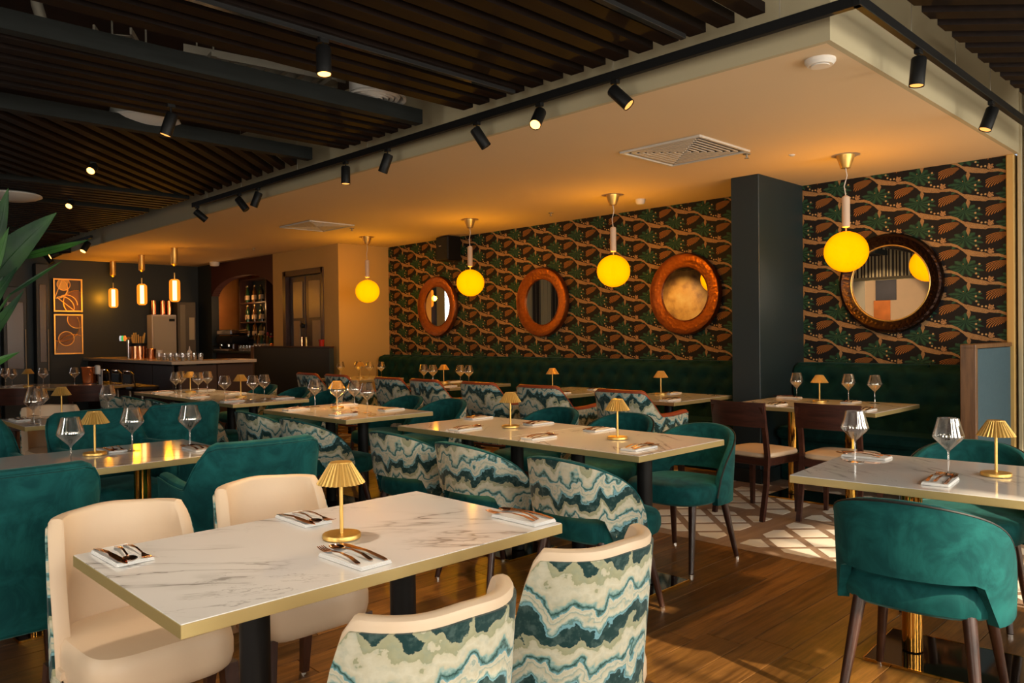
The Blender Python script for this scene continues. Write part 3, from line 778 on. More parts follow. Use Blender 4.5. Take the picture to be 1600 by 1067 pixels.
# chairs ------------------------------------------------------------
N0=0; S=PI; EP=-PI/2; WP=PI/2      # facing +Y, -Y, +X, -X
gA='agate tub chairs on the aisle side of the middle tables'
for x,y,rz,l in [(-2.39,2.885,0,'agate-print tub chair at the lampless end of the long two-lamp table, nearest to the front'),
  (-3.10,2.90,R(-2),'agate-print tub chair in the middle of the three behind the long two-lamp table'),
  (-3.77,2.93,R(2),'agate-print tub chair third from the front along the long two-lamp table'),
  (-4.86,2.93,0,'agate-print tub chair with its back to us at the table with the lit orange lamp'),
  (-5.60,2.95,R(2),'agate-print tub chair at the lit-lamp table, half hidden by the teal armchair'),
  (-6.82,2.93,R(-3),'agate-print tub chair with a sunlit rim at the near end of the longest table'),
  (-7.42,2.93,0,'agate-print tub chair second from the near end of the longest table'),
  (-8.03,2.92,R(3),'agate-print tub chair third from the near end of the longest table'),
  (-8.64,2.90,0,'agate-print tub chair at the bar end of the longest table')]:
    TUB((x,y,0),rz,l,gA,style='agate')
gB='tub chairs on the wall side of the middle tables'
for x,y,rz,l in [(-3.95,4.12,S,'teal-lined tub chair facing us across the long table behind its left lamp'),
  (-5.20,4.12,S+R(4),'teal-lined agate tub chair across the lit-lamp table, closer to the long table'),
  (-5.80,4.12,S,'teal-lined agate tub chair across the lit-lamp table, closer to the bar'),
  (-7.10,4.10,S,'teal-lined tub chair across the longest table, nearest to the lit lamp'),
  (-7.75,4.10,S+R(3),'teal-lined tub chair across the longest table, behind its front lamp'),
  (-8.50,4.10,S,'teal-lined tub chair across the longest table, farthest toward the bar')]:
    TUB((x,y,0),rz,l,gB,style='agate')
gC='plain teal tub chairs with black piping'
for x,y,rz,l in [(-3.27,4.10,S+R(3),'plain teal tub chair seen over the long table, left of the fully visible one'),
  (-2.56,3.90,S,'plain teal tub chair with black piping, whole seat visible, past the long table corner'),
  (-.955,2.98,R(5),'large teal tub chair with its back to us at the right table'),
  (-1.13,4.10,S+R(5),'teal tub chair with creased back facing us across the right table'),
  (-.42,3.98,S+R(8),'teal tub chair cut off by the picture edge beyond the right table lamp')]:
    TUB((x,y,0),rz,l,gC,style='teal')
gD='cream leather side chairs'
for x,y,rz,l in [(-2.47,.83,EP+R(2),'cream leather chair facing us at the corner of the front table, whole seat visible'),
  (-2.54,1.36,EP,'cream leather chair facing us behind the front table lamp'),
  (-1.44,1.585,WP-R(2),'agate-backed cream leather chair with its full back to us at the front table'),
  (-1.385,1.01,WP-R(3),'agate-backed cream leather chair cut by the bottom of the picture'),
  (-6.88,1.72,EP,'cream leather chair facing us at the table with the plant leaves'),
  (-7.9,1.35,EP+R(20),'cream leather chair half out of the picture behind the plant leaves')]:
    SIDE((x,y,0),rz,l,gD)
gE='agate armchairs with rust edges along the banquette'
for x,l in [(-3.76,'rust-edged agate armchair in front of the banquette table next to the navy column'),
  (-4.66,'rust-edged agate armchair second from the navy column'),
  (-5.42,'rust-edged agate armchair third from the navy column, behind a brass lamp'),
  (-6.22,'rust-edged agate armchair fourth from the navy column'),
  (-6.85,'rust-edged agate armchair fifth from the navy column, behind the glasses'),
  (-7.87,'rust-edged agate armchair second from the navy partition'),
  (-8.53,'rust-edged agate armchair closest to the navy partition')]:
    ARM((x,5.17,0),R(random.uniform(-3,3)),l,gE,style='agate')
gF='teal velvet armchairs'
for x,y,rz,l in [(-3.42,.66,WP,'teal velvet armchair with its broad back to us behind the front cream chair'),
  (-3.47,1.62,WP-R(4),'teal velvet armchair with a scooped arm between the two lower tables'),
  (-4.93,.80,EP,'teal velvet armchair facing us at the edge of the picture'),
  (-4.98,1.56,EP+R(8),'teal velvet armchair facing us behind the lamp of the teal-chair table'),
  (-5.66,2.10,WP+R(6),'teal velvet armchair with cream piping behind the agate tub chairs')]:
    ARM((x,y,0),rz,l,gF,style='teal')
WOOD((-2.83,5.33,0),R(-6),'dark wooden chair with tan seat pad standing beside the navy column','wooden chairs with tan pads')
WOOD((-2.29,5.50,0),R(2),'dark wooden chair with tan seat pad, farther from the navy column','wooden chairs with tan pads')
WOOD((-9.55,2.13,0),R(60),'dark wooden chair with a curved back under the small far lamp','wooden chairs by the bar')
WOOD((-9.45,2.78,0),R(62),'dark wooden chair with a curved back beside the copper wine bucket','wooden chairs by the bar')
# banquettes --------------------------------------------------------
def banquette(x0,x1,label):
    t=thing('banquette',label,'bench seat',((x0+x1)/2,0,0)); L=x1-x0
    MB().box((0,6.86,.20),(L,.52,.40),.02).build('plinth',TEALD,t,smooth=False)
    MB().box((0,6.80,.43),(L,.58,.10),.03).build('seat',TEALD,t,smooth=False)
    px,pz=.23,.19; nx=int(L/.0287); nz=24; z0,z1=.48,1.03; vs_=[];fs=[]
    def depth(x,z):
        best=1
        i=round(x/px); 
        for a in(-1,0,1):
            for b in(0,1,2,3):
                bx=(i+a)*px+(px/2 if b%2 else 0); bz=.57+b*pz*.8
                best=min(best,math.hypot(x-bx,(z-bz)))
        return .050*(1-math.exp(-best/.045))
    for j in range(nz+1):
        for i in range(nx+1):
            x=-L/2+L*i/nx; z=z0+(z1-z0)*j/nz; e=min(1,(z1-z)/.05+.0); e=math.sqrt(max(0,1-(1-e)**2)) if e<1 else 1
            vs_.append((x,6.99-depth(x,z)*e-.05*e-.10*(1-(z-z0)/(z1-z0))*.4,z))
    for j in range(nz):
        for i in range(nx): a=j*(nx+1)+i; fs.append((a,a+1,a+nx+2,a+nx+1))
    mb=MB().add(vs_,fs); mb.box((0,7.06,.75),(L,.16,.57),.01); mb.build('tufted_back',TEALD,t)
    bt=MB(); 
    ks=int(L/px/2)
    for i in range(-ks,ks+1):
        for b in(0,1,2,3):
            bx=i*px+(px/2 if b%2 else 0)
            if abs(bx)<L/2-.04: bt.lathe([(.0,0),(.012,0),(.010,.008),(0,.010)],(bx,6.96,.57+b*pz*.8),8,axis='y')
    b_=bt.build('buttons',TEALD,t); b_['kind']='stuff'
banquette(-9.93,-3.62,'long deep green banquette with a buttoned back under the three copper mirrors')
banquette(-3.31,-1.74,'short deep green banquette with a buttoned back under the dark round mirror')
# mirrors -----------------------------------------------------------
for x,z,rin,m,l in [(-2.54,1.735,.325,MDARK,'round mirror in a dark hammered bronze frame right of the navy column'),
   (-4.62,1.735,.285,MCOP,'round copper-framed mirror closest to the navy column, reflecting gold'),
   (-6.70,1.725,.285,MCOP,'round copper-framed mirror in the middle, between two globe lamps'),
   (-8.77,1.74,.285,MCOP,'round copper-framed mirror farthest away, beside the ochre wall')]:
    t=thing('round_mirror',l,'mirror',(x,7.14,z),0,'round hammered mirrors on the wallpaper')
    ro=.435; prof=[(ro-.03,-.02),(ro,.0),(ro,.035),(ro-.012,.055),(ro-.03,.058),((ro+rin)/2,.045),(rin+.02,.035),(rin,.03),(rin-.004,.018)]
    fr_=MB().lathe(prof,(0,0,0),56,False,axis='y').build('frame',m,t)
    MB().tube([((rin+.004)*math.cos(a),-.032,(rin+.004)*math.sin(a)) for a in [2*PI*i/56 for i in range(57)]],.006,6,False).build('inner_rim',BRASS if m is MDARK else MCOP,fr_)
    MB().lathe([(0,.02),(rin+.002,.02)],(0,0,0),56,False,axis='y').build('mirror_glass',MIRR,t,smooth=False)
# globe pendants ----------------------------------------------------
for x,l in [(-2.525,'lit yellow globe pendant in front of the dark round mirror'),(-4.825,'lit yellow globe pendant left of the copper mirror nearest the column'),
            (-6.975,'lit yellow globe pendant between the two far copper mirrors'),(-9.13,'lit yellow globe pendant against the ochre wall')]:
    t=thing('globe_pendant',l,'pendant lamp',(x,6.17,0),0,'yellow globe pendants')
    MB().lathe([(.068,2.70),(.066,2.685),(.036,2.60),(.0,2.60)],n=20).build('ceiling_rose',BRASS,t)
    MB().tube([(0,0,2.60),(.012,.0,2.54),(-.012,0,2.46),(.0,0,2.385)],.004,6).build('cord',WHITEM,t)
    MB().lathe([(.012,2.385),(.028,2.375),(.030,2.36),(.030,2.155),(.027,2.14),(.010,2.135)],n=16).build('stem_sleeve',simple('pale_wood_sleeve',(.62,.50,.38),.6) if x==-2.525 else bpy.data.materials['pale_wood_sleeve'],t)
    MB().tube([(0,0,2.135),(0,0,2.10)],.006,8).build('neck',BRASS,t)
    rr=.166; MB().lathe([(.03,.158)]+[(rr*math.sin(R(a)),rr*math.cos(R(a))*.96) for a in range(15,180,11)]+[(0,-rr*.96)],(0,0,1.945),32,mod=lambda k,n:1-.012*(abs(math.sin(k*PI/ n*6))**8)).build('globe',GLOBE,t)
    lamp('globe_light','POINT',(x,6.17,1.95),72,(1,.42,.01),shadow_soft_size=0)
# brass table lamps -------------------------------------------------
def table_lamp(lit=False):
    t=thing('table_lamp','x','table lamp')
    MB().lathe([(.0,0),(.053,0),(.0545,.002),(.0545,.011),(.053,.0135),(0,.0145)],n=36).build('base',BRASS,t)
    MB().lathe([(.0055,.013),(.0055,.205)],n=12).build('pole',BRASS,t)
    ns=96; pm=lambda k,n:1+.035*math.cos(k*2*PI*28/n)
    pr=[(.030,.217),(.0665,.158),(.0655,.1575),(.0295,.2155)]
    sh=MB().lathe(pr,n=112,cap=False,mod=lambda k,n:1+(.036*(1 if (k%4) in(0,1) else -1))).build('lamp_shade',SHADL if lit else BRASS,t,ang=20)
    MB().lathe([(0,.2165),(.0305,.2165),(.0305,.2185),(0,.2185)],n=28).build('shade_cap',BRASS,sh)
    return t
TL=Maker(table_lamp)
ZT=.751
for x,y,l in [(-1.94,1.212,'unlit brass table lamp with pleated shade on the front marble table'),(-4.235,1.235,'unlit brass table lamp on the table with the teal armchairs'),
  (-.853,3.50,'unlit brass table lamp on the marble table at the right edge of the picture'),(-2.632,3.386,'unlit brass lamp at the column end of the long marble table'),
  (-3.455,3.374,'unlit brass lamp at the bar end of the long marble table'),(-8.30,3.36,'small brass lamp at the bar end of the longest table'),
  (-7.18,3.39,'small brass lamp at the near end of the longest table'),(-6.57,1.69,'brass lamp on the table with the cream chairs'),
  (-4.22,6.09,'brass lamp on the banquette table closest to the navy column'),(-5.50,5.99,'brass lamp on the banquette table below the third round mirror'),
  (-7.30,6.01,'brass lamp between two pairs of glasses on the far banquette table'),(-9.15,6.05,'dim brass lamp against the ochre wall'),
  (-2.76,6.20,'brass lamp on the banquette table with the wooden chairs'),(-11.05,2.48,'small copper-toned lamp on the dark table by the bar')]:
    TL((x,y,ZT),random.uniform(0,1),l,'brass table lamps')
TL((-5.47,3.39,ZT),0,'glowing orange table lamp between the wine glasses of the middle table','brass table lamps',lit=True)
lamp('table_lamp_light','POINT',(-5.47,3.39,ZT+.15),2.2,(1,.42,.10),shadow_soft_size=.02)
# wine glasses ------------------------------------------------------
def wineglass():
    t=thing('wine_glass','x','wine glass')
    MB().lathe([(.0,.004),(.037,.001),(.037,.0025),(.010,.0055),(.0042,.012)],n=28,cap=False).build('foot',GLASS,t)
    MB().lathe([(.0042,.012),(.0034,.05),(.0040,.088),(.008,.096)],n=10,cap=False).build('stem',GLASS,t)
    MB().lathe([(.0,.094),(.010,.098),(.030,.118),(.050,.138),(.0575,.148),(.0580,.153),(.0555,.162),(.046,.195),(.0385,.224),(.0375,.224),(.045,.195),(.0545,.162),(.0565,.1535),(.0560,.149),(.049,.1395),(.029,.119),(.006,.101),(0,.100)],n=32,cap=False).build('bowl',GLASS,t,ang=50)
    return t
WG=Maker(wineglass)
for x,y,l in [(-1.387,3.468,'wine glass standing by the napkin at the left corner of the right-hand table'),(-1.0,3.42,'wine glass between the cutlery and the lamp on the right-hand table'),
 (-3.013,6.327,'wine glass by the navy column, left of the lamp on the wooden-chair table'),(-2.587,6.347,'wine glass just right of the lamp on the wooden-chair table'),(-2.365,6.303,'wine glass nearest the table end on the wooden-chair table'),
 (-4.227,1.409,'wine glass behind the lamp on the teal-armchair table'),(-4.112,1.658,'wine glass at the far corner of the teal-armchair table'),(-3.93,1.045,'wine glass left of the lamp on the teal-armchair table, its foot behind a chair'),
 (-6.12,1.40,'wine glass at the front corner of the table with the plant leaves'),(-6.45,1.52,'wine glass behind the first one on the table with the plant leaves'),(-6.75,1.55,'wine glass farthest back of the three on the plant-leaf table'),(-6.42,1.97,'wine glass right above the teal chair, alone on the plant-leaf table'),
 (-5.69,3.32,'wine glass left of the glowing lamp'),(-5.30,3.29,'wine glass directly in front of the glowing lamp'),(-5.33,3.465,'wine glass just right of the glowing lamp'),(-4.95,3.33,'wine glass nearest the long table on the lit-lamp table'),
 (-8.145,3.149,'wine glass at the front left of the longest table'),(-8.385,3.296,'wine glass just behind the front left one on the longest table'),(-7.947,3.298,'wine glass right of the small lamp on the longest table'),(-8.079,3.45,'wine glass behind the small lamp on the longest table'),
 (-7.02,3.16,'wine glass left of the near lamp on the longest table'),(-6.80,3.33,'wine glass right of the near lamp on the longest table'),(-6.86,3.47,'wine glass behind the near lamp on the longest table'),
 (-7.42,5.80,'wine glass leftmost on the four-glass banquette table'),(-7.22,5.78,'wine glass second from the left on the four-glass banquette table'),(-6.92,5.95,'wine glass right of the lamp on the four-glass banquette table'),(-6.76,5.94,'wine glass rightmost on the four-glass banquette table'),
 (-9.35,5.86,'wine glass leftmost against the ochre wall'),(-9.28,6.10,'wine glass second from the left against the ochre wall'),(-8.93,6.05,'wine glass right of the dim lamp against the ochre wall'),(-8.80,6.15,'wine glass rightmost against the ochre wall'),
 (-11.35,2.30,'wine glass behind the plant leaf on the dark table by the bar'),(-11.10,2.32,'wine glass left of the small copper-toned lamp'),(-10.95,2.62,'wine glass right of the small copper-toned lamp'),(-10.80,2.93,'wine glass beside the copper bucket on the dark table')]:
    WG((x,y,ZT),0,l,'tulip wine glasses')
# napkins and cutlery -----------------------------------------------
def napkin():
    mb=MB()
    for i,(a,b,z) in enumerate(((.095,.195,.0),(.093,.193,.003),(.091,.190,.006))): mb.box((0,0,z+.0015),(a,b,.0031),.0012)
    o=mb.build('napkin',NAPK,smooth=False); return tag(o,None,'napkin')
def strip(mb,pts,th=.0018):
    """pts: (y,halfwidth,z) along the length"""
    rings=[[(-w,y,z),(w,y,z),(w,y,z+th),(-w,y,z+th)] for y,w,z in pts]; return mb.loft(rings)
HAN=[(-.100,.0045,.001),(-.094,.0062,.002),(-.060,.0052,.009),(-.01,.0028,.011),(.035,.0024,.006)]
def fork():
    mb=MB(); strip(mb,HAN+[(.045,.006,.004),(.056,.010,.002),(.064,.0105,.002)])
    for k in range(4):
        x=-.0088+.00587*k; rings=[[(x-w,y,z),(x+w,y,z),(x+w,y,z+.0016),(x-w,y,z+.0016)] for y,w,z in((.063,.0017,.002),(.082,.0015,.003),(.098,.0009,.007))]; mb.loft(rings)
    return tag(mb.build('fork',COPPER),None,'fork')
def knife():
    mb=MB(); strip(mb,[(-.105,.0050,.001),(-.09,.0065,.003),(-.02,.0058,.008),(.0,.0050,.008),(.02,.0085,.006),(.08,.0095,.004),(.105,.005,.003),(.115,.001,.003)],.0016)
    return tag(mb.build('knife',COPPER),None,'knife')
def spoon():
    mb=MB(); strip(mb,HAN); n=14; rings=[]
    for k,z in((1,.007),(.8,.0035),(.5,.0015),(.15,.001)): rings.append([(.0175*k*math.cos(2*PI*i/n),.062+.026*k*math.sin(2*PI*i/n),z) for i in range(n)])
    for k,z in((.15,.0005),(.6,.0005),(1,.0065)): rings.append([(.018*k*math.cos(2*PI*i/n),.062+.0265*k*math.sin(2*PI*i/n),z) for i in range(n)])
    mb.loft(rings,False); return tag(mb.build('spoon',COPPER),None,'spoon')
PR={}
def put(fn,loc,rz,label,group):
    if fn not in PR: o=fn(); PR[fn]=o
    else: o=PR[fn].copy(); COL.objects.link(o)
    o.location=loc; o.rotation_euler=(0,0,rz); o['label']=label; o['group']=group
    return o
def setting(x,y,rz,where,full=True):
    """napkin lies along local y; handles toward -y"""
    c,s=math.cos(rz),math.sin(rz); j=random.uniform
    def at(u,v): return (x+u*c-v*s,y+u*s+v*c)
    put(napkin,(x,y,ZT),rz+j(-.04,.04),'folded white napkin '+where,'folded napkins')
    z=ZT+.0095
    u,v=at(-.030,.028); put(fork,(u,v,z),rz+j(-.08,.10),'copper fork '+where,'copper forks')
    u,v=at(.034,.012); put(knife,(u,v,z),rz+j(-.05,.05)+.04,'copper knife '+where,'copper knives')
    u,v=at(.004,.030); put(spoon,(u,v,z+.001),rz+j(-.10,.08)-.05,'copper spoon '+where,'copper spoons')
E1,W1=EP,WP
for a in [(-2.205,.705,E1,'at the left corner of the front table'),(-2.215,1.245,E1,'left of the front table lamp'),(-1.725,1.115,W1,'in front of the front table lamp'),(-1.715,1.725,W1,'at the right end of the front table'),
 (-3.60,3.13,N0,'by the left lamp of the long table, aisle side'),(-4.00,3.60,S,'at the bar end of the long table, wall side'),(-2.98,3.13,N0,'in the middle of the long table, aisle side'),(-2.95,3.62,S,'behind the right lamp of the long table'),(-3.45,3.62,S,'behind the left lamp of the long table'),(-2.33,3.17,N0,'at the front corner of the long table'),
 (-.97,3.22,R(4),'near the large teal tub chair on the right table'),(-1.40,3.63,R(90),'under the left glass of the right table'),(-.55,3.62,S,'right of the lamp on the right table'),
 (-4.33,1.34,E1,'behind the lamp of the teal-armchair table'),(-4.02,1.66,W1,'at the far end of the teal-armchair table'),
 (-6.50,1.40,E1,'by the front glasses of the plant-leaf table'),
 (-5.60,3.10,N0,'at the left of the lit-lamp table, aisle side'),(-4.95,3.12,N0,'at the right of the lit-lamp table, aisle side'),(-5.65,3.58,S,'behind the lit lamp'),(-4.98,3.57,S,'at the right of the lit-lamp table, wall side'),
 (-8.50,3.15,N0,'at the bar end of the longest table, aisle side'),(-7.55,3.13,N0,'in the middle of the longest table, aisle side'),(-6.80,3.13,N0,'at the near end of the longest table, aisle side'),(-8.45,3.58,S,'at the bar end of the longest table, wall side'),(-7.70,3.58,S,'in the middle of the longest table, wall side'),(-6.75,3.60,S,'at the near end of the longest table, wall side'),
 (-3.80,5.62,N0,'on the armchair side of the banquette table nearest the column'),(-4.20,6.24,S,'on the bench side of the banquette table nearest the column'),
 (-5.05,5.62,N0,'on the armchair side of the banquette table under the third mirror'),(-5.10,6.22,S,'on the bench side of the banquette table under the third mirror'),
 (-6.75,5.62,N0,'on the armchair side of the four-glass banquette table'),(-7.35,6.22,S,'on the bench side of the four-glass banquette table'),(-9.2,5.80,N0,'on the dark table by the ochre wall'),
 (-3.13,6.43,R(90),'behind the first wooden chair'),(-2.90,5.74,N0,'between the two wooden chairs'),(-2.22,5.74,N0,'at the front corner of the wooden-chair table'),(-2.55,6.30,S,'on the bench side of the wooden-chair table')]:
    setting(*a)
# ================================================================== LIGHT TRACKS AND SPOTS
RT=Vector((.701,.713,0)); FWD=Vector((-.713,.701,0)); DN=Vector((0,0,-1))
tr=thing('light_track','long black track hung along both sides of the lowered ceiling corner','light track')
MB().box((-4.97,3.53,2.785),(7.20,.036,.05),.003).build('track_rail',BLKM,tr,smooth=False)
MB().box((-1.385,5.25,2.785),(.036,3.48,.05),.003).build('track_rail',BLKM,tr,smooth=False)
for x in(-1.75,-2.75,-3.9,-5.2,-6.3,-7.4,-8.2): MB().tube([(x,3.53,2.81),(x,3.53,HU)],.0022,5).build('hanging_wire',GREYM,tr)
for y in(4.2,4.9,5.6,6.4): MB().tube([(-1.385,y,2.81),(-1.385,y,HU)],.0022,5).build('hanging_wire',GREYM,tr)
tr=thing('light_track','short black track near the plant leaves with four small spots','light track')
MB().box((-13.8,3.53,2.785),(3.4,.036,.04),.003).build('track_rail',BLKM,tr,smooth=False)
for x in(-12.4,-15+.4): MB().tube([(x,3.53,2.80),(x,3.53,HU)],.0022,5).build('hanging_wire',GREYM,tr)
for k_,(x0,lab) in enumerate([(-3.42,'slim black track let into the nearest slat raft, carrying one lit spot'),(-2.20,'slim black track between the slats close to the bulkhead corner')]):
    tr=thing('light_track',lab,'light track'); MB().box((x0,.6,2.822),(.034,5.6,.03),.002).build('track_rail',simple('glossy_black_rail',(.05,.05,.05),.12,.6) if k_==0 else bpy.data.materials['glossy_black_rail'],tr,smooth=False)
def spot(x,y,z,aim,lit,label,drop=.07,L=.14,r=.037):
    t=thing('spotlight',label,'spotlight',(0,0,0),0,'black cylinder spotlights')
    a=Vector(aim).normalized(); p=Vector((x,y,z-drop))
    MB().box((x,y,z-.012),(.05,.03,.024) if abs(y-3.53)<.2 else (.03,.05,.024),.003).build('mount',BLKM,t,smooth=False)
    MB().tube([(x,y,z-.02),(x,y,z-drop)],.006,8).build('stem',BLKM,t)
    s0=p-a*.03; s1=p+a*(L-.03)
    hd=MB().tube([s0,s0+a*.008,s1-a*.001,s1],[r*.85,r,r,r*.99],22,True).build('lamp_head',BLKM,t)
    m={2:SPOTE,1:SPOTD,0:BLKM}[lit]
    MB().tube([s1,s1+a*.0015],[r*.86,r*.86],22).build('lens',m,hd)
    MB().tube([s1-a*.002,s1+a*.006],[r*1.01,r*.99],22,False).build('lens_rim',BLKM,hd)
    return s1,a
spot(-2.736,3.53,2.76,RT*.72+DN*.80-FWD*.30,1,'black track spot tilted right, amber lens just showing, right of the bright one')
P1,A1=spot(-3.325,3.53,2.76,-RT*.28+DN*.75-FWD*.62,2,'black track spot with a glaring warm lens turned toward us')
spot(-3.907,3.53,2.76,RT*.62+DN*.95+FWD*.1,0,'black track spot tilted right, left of the glaring one')
spot(-4.93,3.53,2.76,-RT*.38+DN+FWD*.1,0,'black track spot tilted left, fifth from the corner')
spot(-5.515,3.53,2.76,DN-FWD*.05,1,'black track spot hanging straight down')
spot(-7.05,3.53,2.76,-RT*.4+DN,0,'black track spot tilted left, third from the far track end')
spot(-7.447,3.53,2.76,RT*.75+DN,0,'black track spot tilted right, second from the far track end')
spot(-8.46,3.53,2.76,RT*.85+DN*.8+FWD*.4,0,'black track spot at the far end of the long track')
spot(-1.385,4.30,2.76,-RT*.1+DN,1,'black track spot under the right branch of the track, near the corner')
spot(-1.385,5.62,2.76,-RT*.38+DN,1,'black track spot on the right branch, above the wallpaper edge')
P2,A2=spot(-3.42,2.07,2.81,DN+RT*.05-FWD*.12,2,'lit black spot hanging from the nearest slat raft')
spot(-5.03,1.94,2.81,DN-RT*.3-FWD*.1,1,'black spot in front of the white ceiling unit',.09)
spot(-7.20,2.12,2.83,DN*.7-FWD*.75,2,'small glowing spot among the diagonal slats',.05,.08)
spot(-9.25,2.50,2.83,DN*.7-FWD*.75,2,'small glowing spot below the large far diffuser',.05,.08)
spot(-12.3,3.53,2.765,DN*.8-RT*.2-FWD*.5,2,'small glowing spot at the right end of the short far track',.07,.16,.045)
spot(-13.2,3.53,2.765,DN*.15-RT*.9-FWD*.5,2,'small glowing spot lying level on the short far track',.08,.16,.045)
spot(-13.75,3.53,2.765,DN*.5-RT*.7-FWD*.6,2,'small glowing spot tilted left on the short far track',.08,.16,.045)
spot(-14.4,3.53,2.765,DN*.8+RT*.6,0,'dark unlit spot at the left end of the short far track',.08,.16,.045)
lamp('spot_light','SPOT',P1+A1*.02,90,(1,.66,.32),dir=A1,spot_size=R(60),spot_blend=.8,shadow_soft_size=.03)
lamp('spot_light','SPOT',P2+A2*.02,110,(1,.62,.28),dir=A2,spot_size=R(60),spot_blend=.8,shadow_soft_size=.03)
P3,A3=spot(-2.20,.95,2.81,DN,2,'unseen black spot added high above the front marble table to brighten it')  # added fixture and lamp above the frame, lift the front tabletop
lamp('spot_light','SPOT',P3+A3*.02,58,(1,.80,.60),dir=(.18,.25,-2),spot_size=R(72),spot_blend=.9,shadow_soft_size=.04)
P4,A4=spot(-6.2,-1.5,2.83,(0,-1.2,-.9),2,'added unseen spot brightening the abstract painting on the wall facing the mirrors')  # added fixture and lamp, unseen, so the painting reads bright in the mirror
lamp('spot_light','SPOT',P4+A4*.02,120,(1,.72,.42),dir=A4,spot_size=R(70),spot_blend=.8,shadow_soft_size=.03)
P5,A5=spot(-11.2,-1.5,2.83,(0,-1.2,-.7),2,'added unseen spot brightening the golden painting on the wall facing the mirrors')  # another added fixture and lamp, lighting the gold canvas for its reflection
lamp('spot_light','SPOT',P5+A5*.02,120,(1,.66,.32),dir=A5,spot_size=R(70),spot_blend=.8,shadow_soft_size=.03)
for x,y,e,tx,ty in((-5.515,3.53,70,-5.4,3.3),(-2.736,3.53,95,-2.55,3.55),(-3.907,3.53,95,-3.5,3.35),(-7.25,3.53,60,-7.6,3.4),(-8.3,3.53,60,-8.3,3.6),(-1.385,4.3,45,-1.5,4.4),(-4.93,3.53,50,-5.3,3.3)):
    lamp('spot_light','SPOT',(x,y-.06,2.58),e*.8,(1,.56,.20),dir=(tx-x,ty-y,-2.0),spot_size=R(55),spot_blend=.9,shadow_soft_size=.03)
# ================================================================== CEILING FITTINGS
def cassette(x0,x1,y0,y1,label):
    cx,cy=(x0+x1)/2,(y0+y1)/2; t=thing('ceiling_vent',label,'air vent',(cx,cy,2.70)); w,d=(x1-x0)/2,(y1-y0)/2
    for a,b,c,e in((0,d-.012,w*2,.025),(0,-d+.012,w*2,.025),(w-.012,0,.025,d*2-.05),(-w+.012,0,.025,d*2-.05)): MB().box((a,b,-.008),(c,e,.016),.003).build('frame',GRILL,t,smooth=False)
    MB().box((0,0,-.0008),(w*2-.05,d*2-.05,.001)).build('backing',DARKV,t,smooth=False)
    for q in range(4):
        for i in range(7):
            k=(i+.7)/7.6; r_=k*(w-.03)
            # each quarter: slats get longer toward the frame
            if q==0: c=(r_,0); L=2*r_; ax=1
            elif q==1: c=(-r_,0); L=2*r_; ax=1
            elif q==2: c=(0,r_*d/w); L=2*r_; ax=0
            else: c=(0,-r_*d/w); L=2*r_; ax=0
            L*=.98; th=.016 if q in(0,) else .030
            dx,dy=(th,L) if ax else (L,th)
            MB().box((c[0],c[1],-.008),(dx,dy,.006),.001).build('slat',GRILL,t,smooth=False)
cassette(-3.64,-2.94,4.74,5.44,'large square white ceiling vent nearest the corner of the lowered ceiling')
cassette(-8.95,-8.22,4.76,5.38,'square ceiling vent farther back, above the lit-lamp table')
def diffuser(x,y,z,r,label):
    t=thing('round_diffuser',label,'air vent',(x,y,z),0,'round ceiling diffusers')
    MB().lathe([(r,0),(r*1.0,-.012),(r*.90,-.004),(r*.86,.02)],n=44,cap=False).build('outer_ring',GRILL,t)
    for k in(.74,.56,.38,.2): MB().lathe([(r*(k-.10),-.004),(r*k,-.010),(r*(k+.06),.010),(r*(k-.08),.012),(r*(k-.10),-.004)],n=36,cap=False).build('inner_ring',GRILL,t)
    MB().lathe([(0,-.006),(r*.08,-.004),(r*.05,.01),(0,.01)],n=16).build('centre_cap',GRILL,t)
    MB().lathe([(r*.88,.02),(r*.88,.26)],n=28,cap=False).build('collar',WHITEM,t)
diffuser(-4.44,3.09,2.95,.205,'round white diffuser between the two nearest slat rafts')
diffuser(-8.80,3.15,2.95,.22,'round diffuser with a glowing rim past the diagonal raft')
diffuser(-12.25,3.2,2.95,.22,'round diffuser farthest toward the bar, half hidden by a leaf')
def dome(x,y,z,r,label,hk=1):
    t=thing('ceiling_unit',label,'air unit',(x,y,z)); MB().lathe([(0,-.05),(r*.5,-.045),(r*.85,-.02),(r,.0),(r*.98,.015)],n=40,cap=False).build('tray',WHITEM,t)
    MB().lathe([(r*.97,.015),(r*.9,.015+.075*hk),(r*.6,.015+.095*hk),(0,.015+.095*hk)],n=40,cap=False).build('housing',simple('grey_white_unit',(.30,.31,.28),.5),t)
    MB().box((0,-r*.2,-.047),(.12,.012,.01),.002,R(45)).build('slot',GRILL,t,smooth=False)
dome(-6.02,2.13,2.93,.25,'round white ceiling unit partly behind a black spotlight')
dome(-9.25,1.96,2.795,.27,'large round white ceiling unit at the left edge of the picture',.15)
for x,y,l in((-6.0,6.54,'small sprinkler head near the copper mirrors'),(-11.35,5.6,'small sprinkler head above the bar end'),(-3.02,5.53,'small sprinkler head at the corner of the large vent'),(-8.5,5.52,'small sprinkler head at the corner of the farther vent')):
    t=thing('sprinkler',l,'sprinkler',(x,y,2.70)); MB().lathe([(0,0),(.03,0),(.028,-.006),(.008,-.008),(.006,-.03),(.018,-.033),(.018,-.036),(0,-.036)],n=14).build('head',GREYM,t)
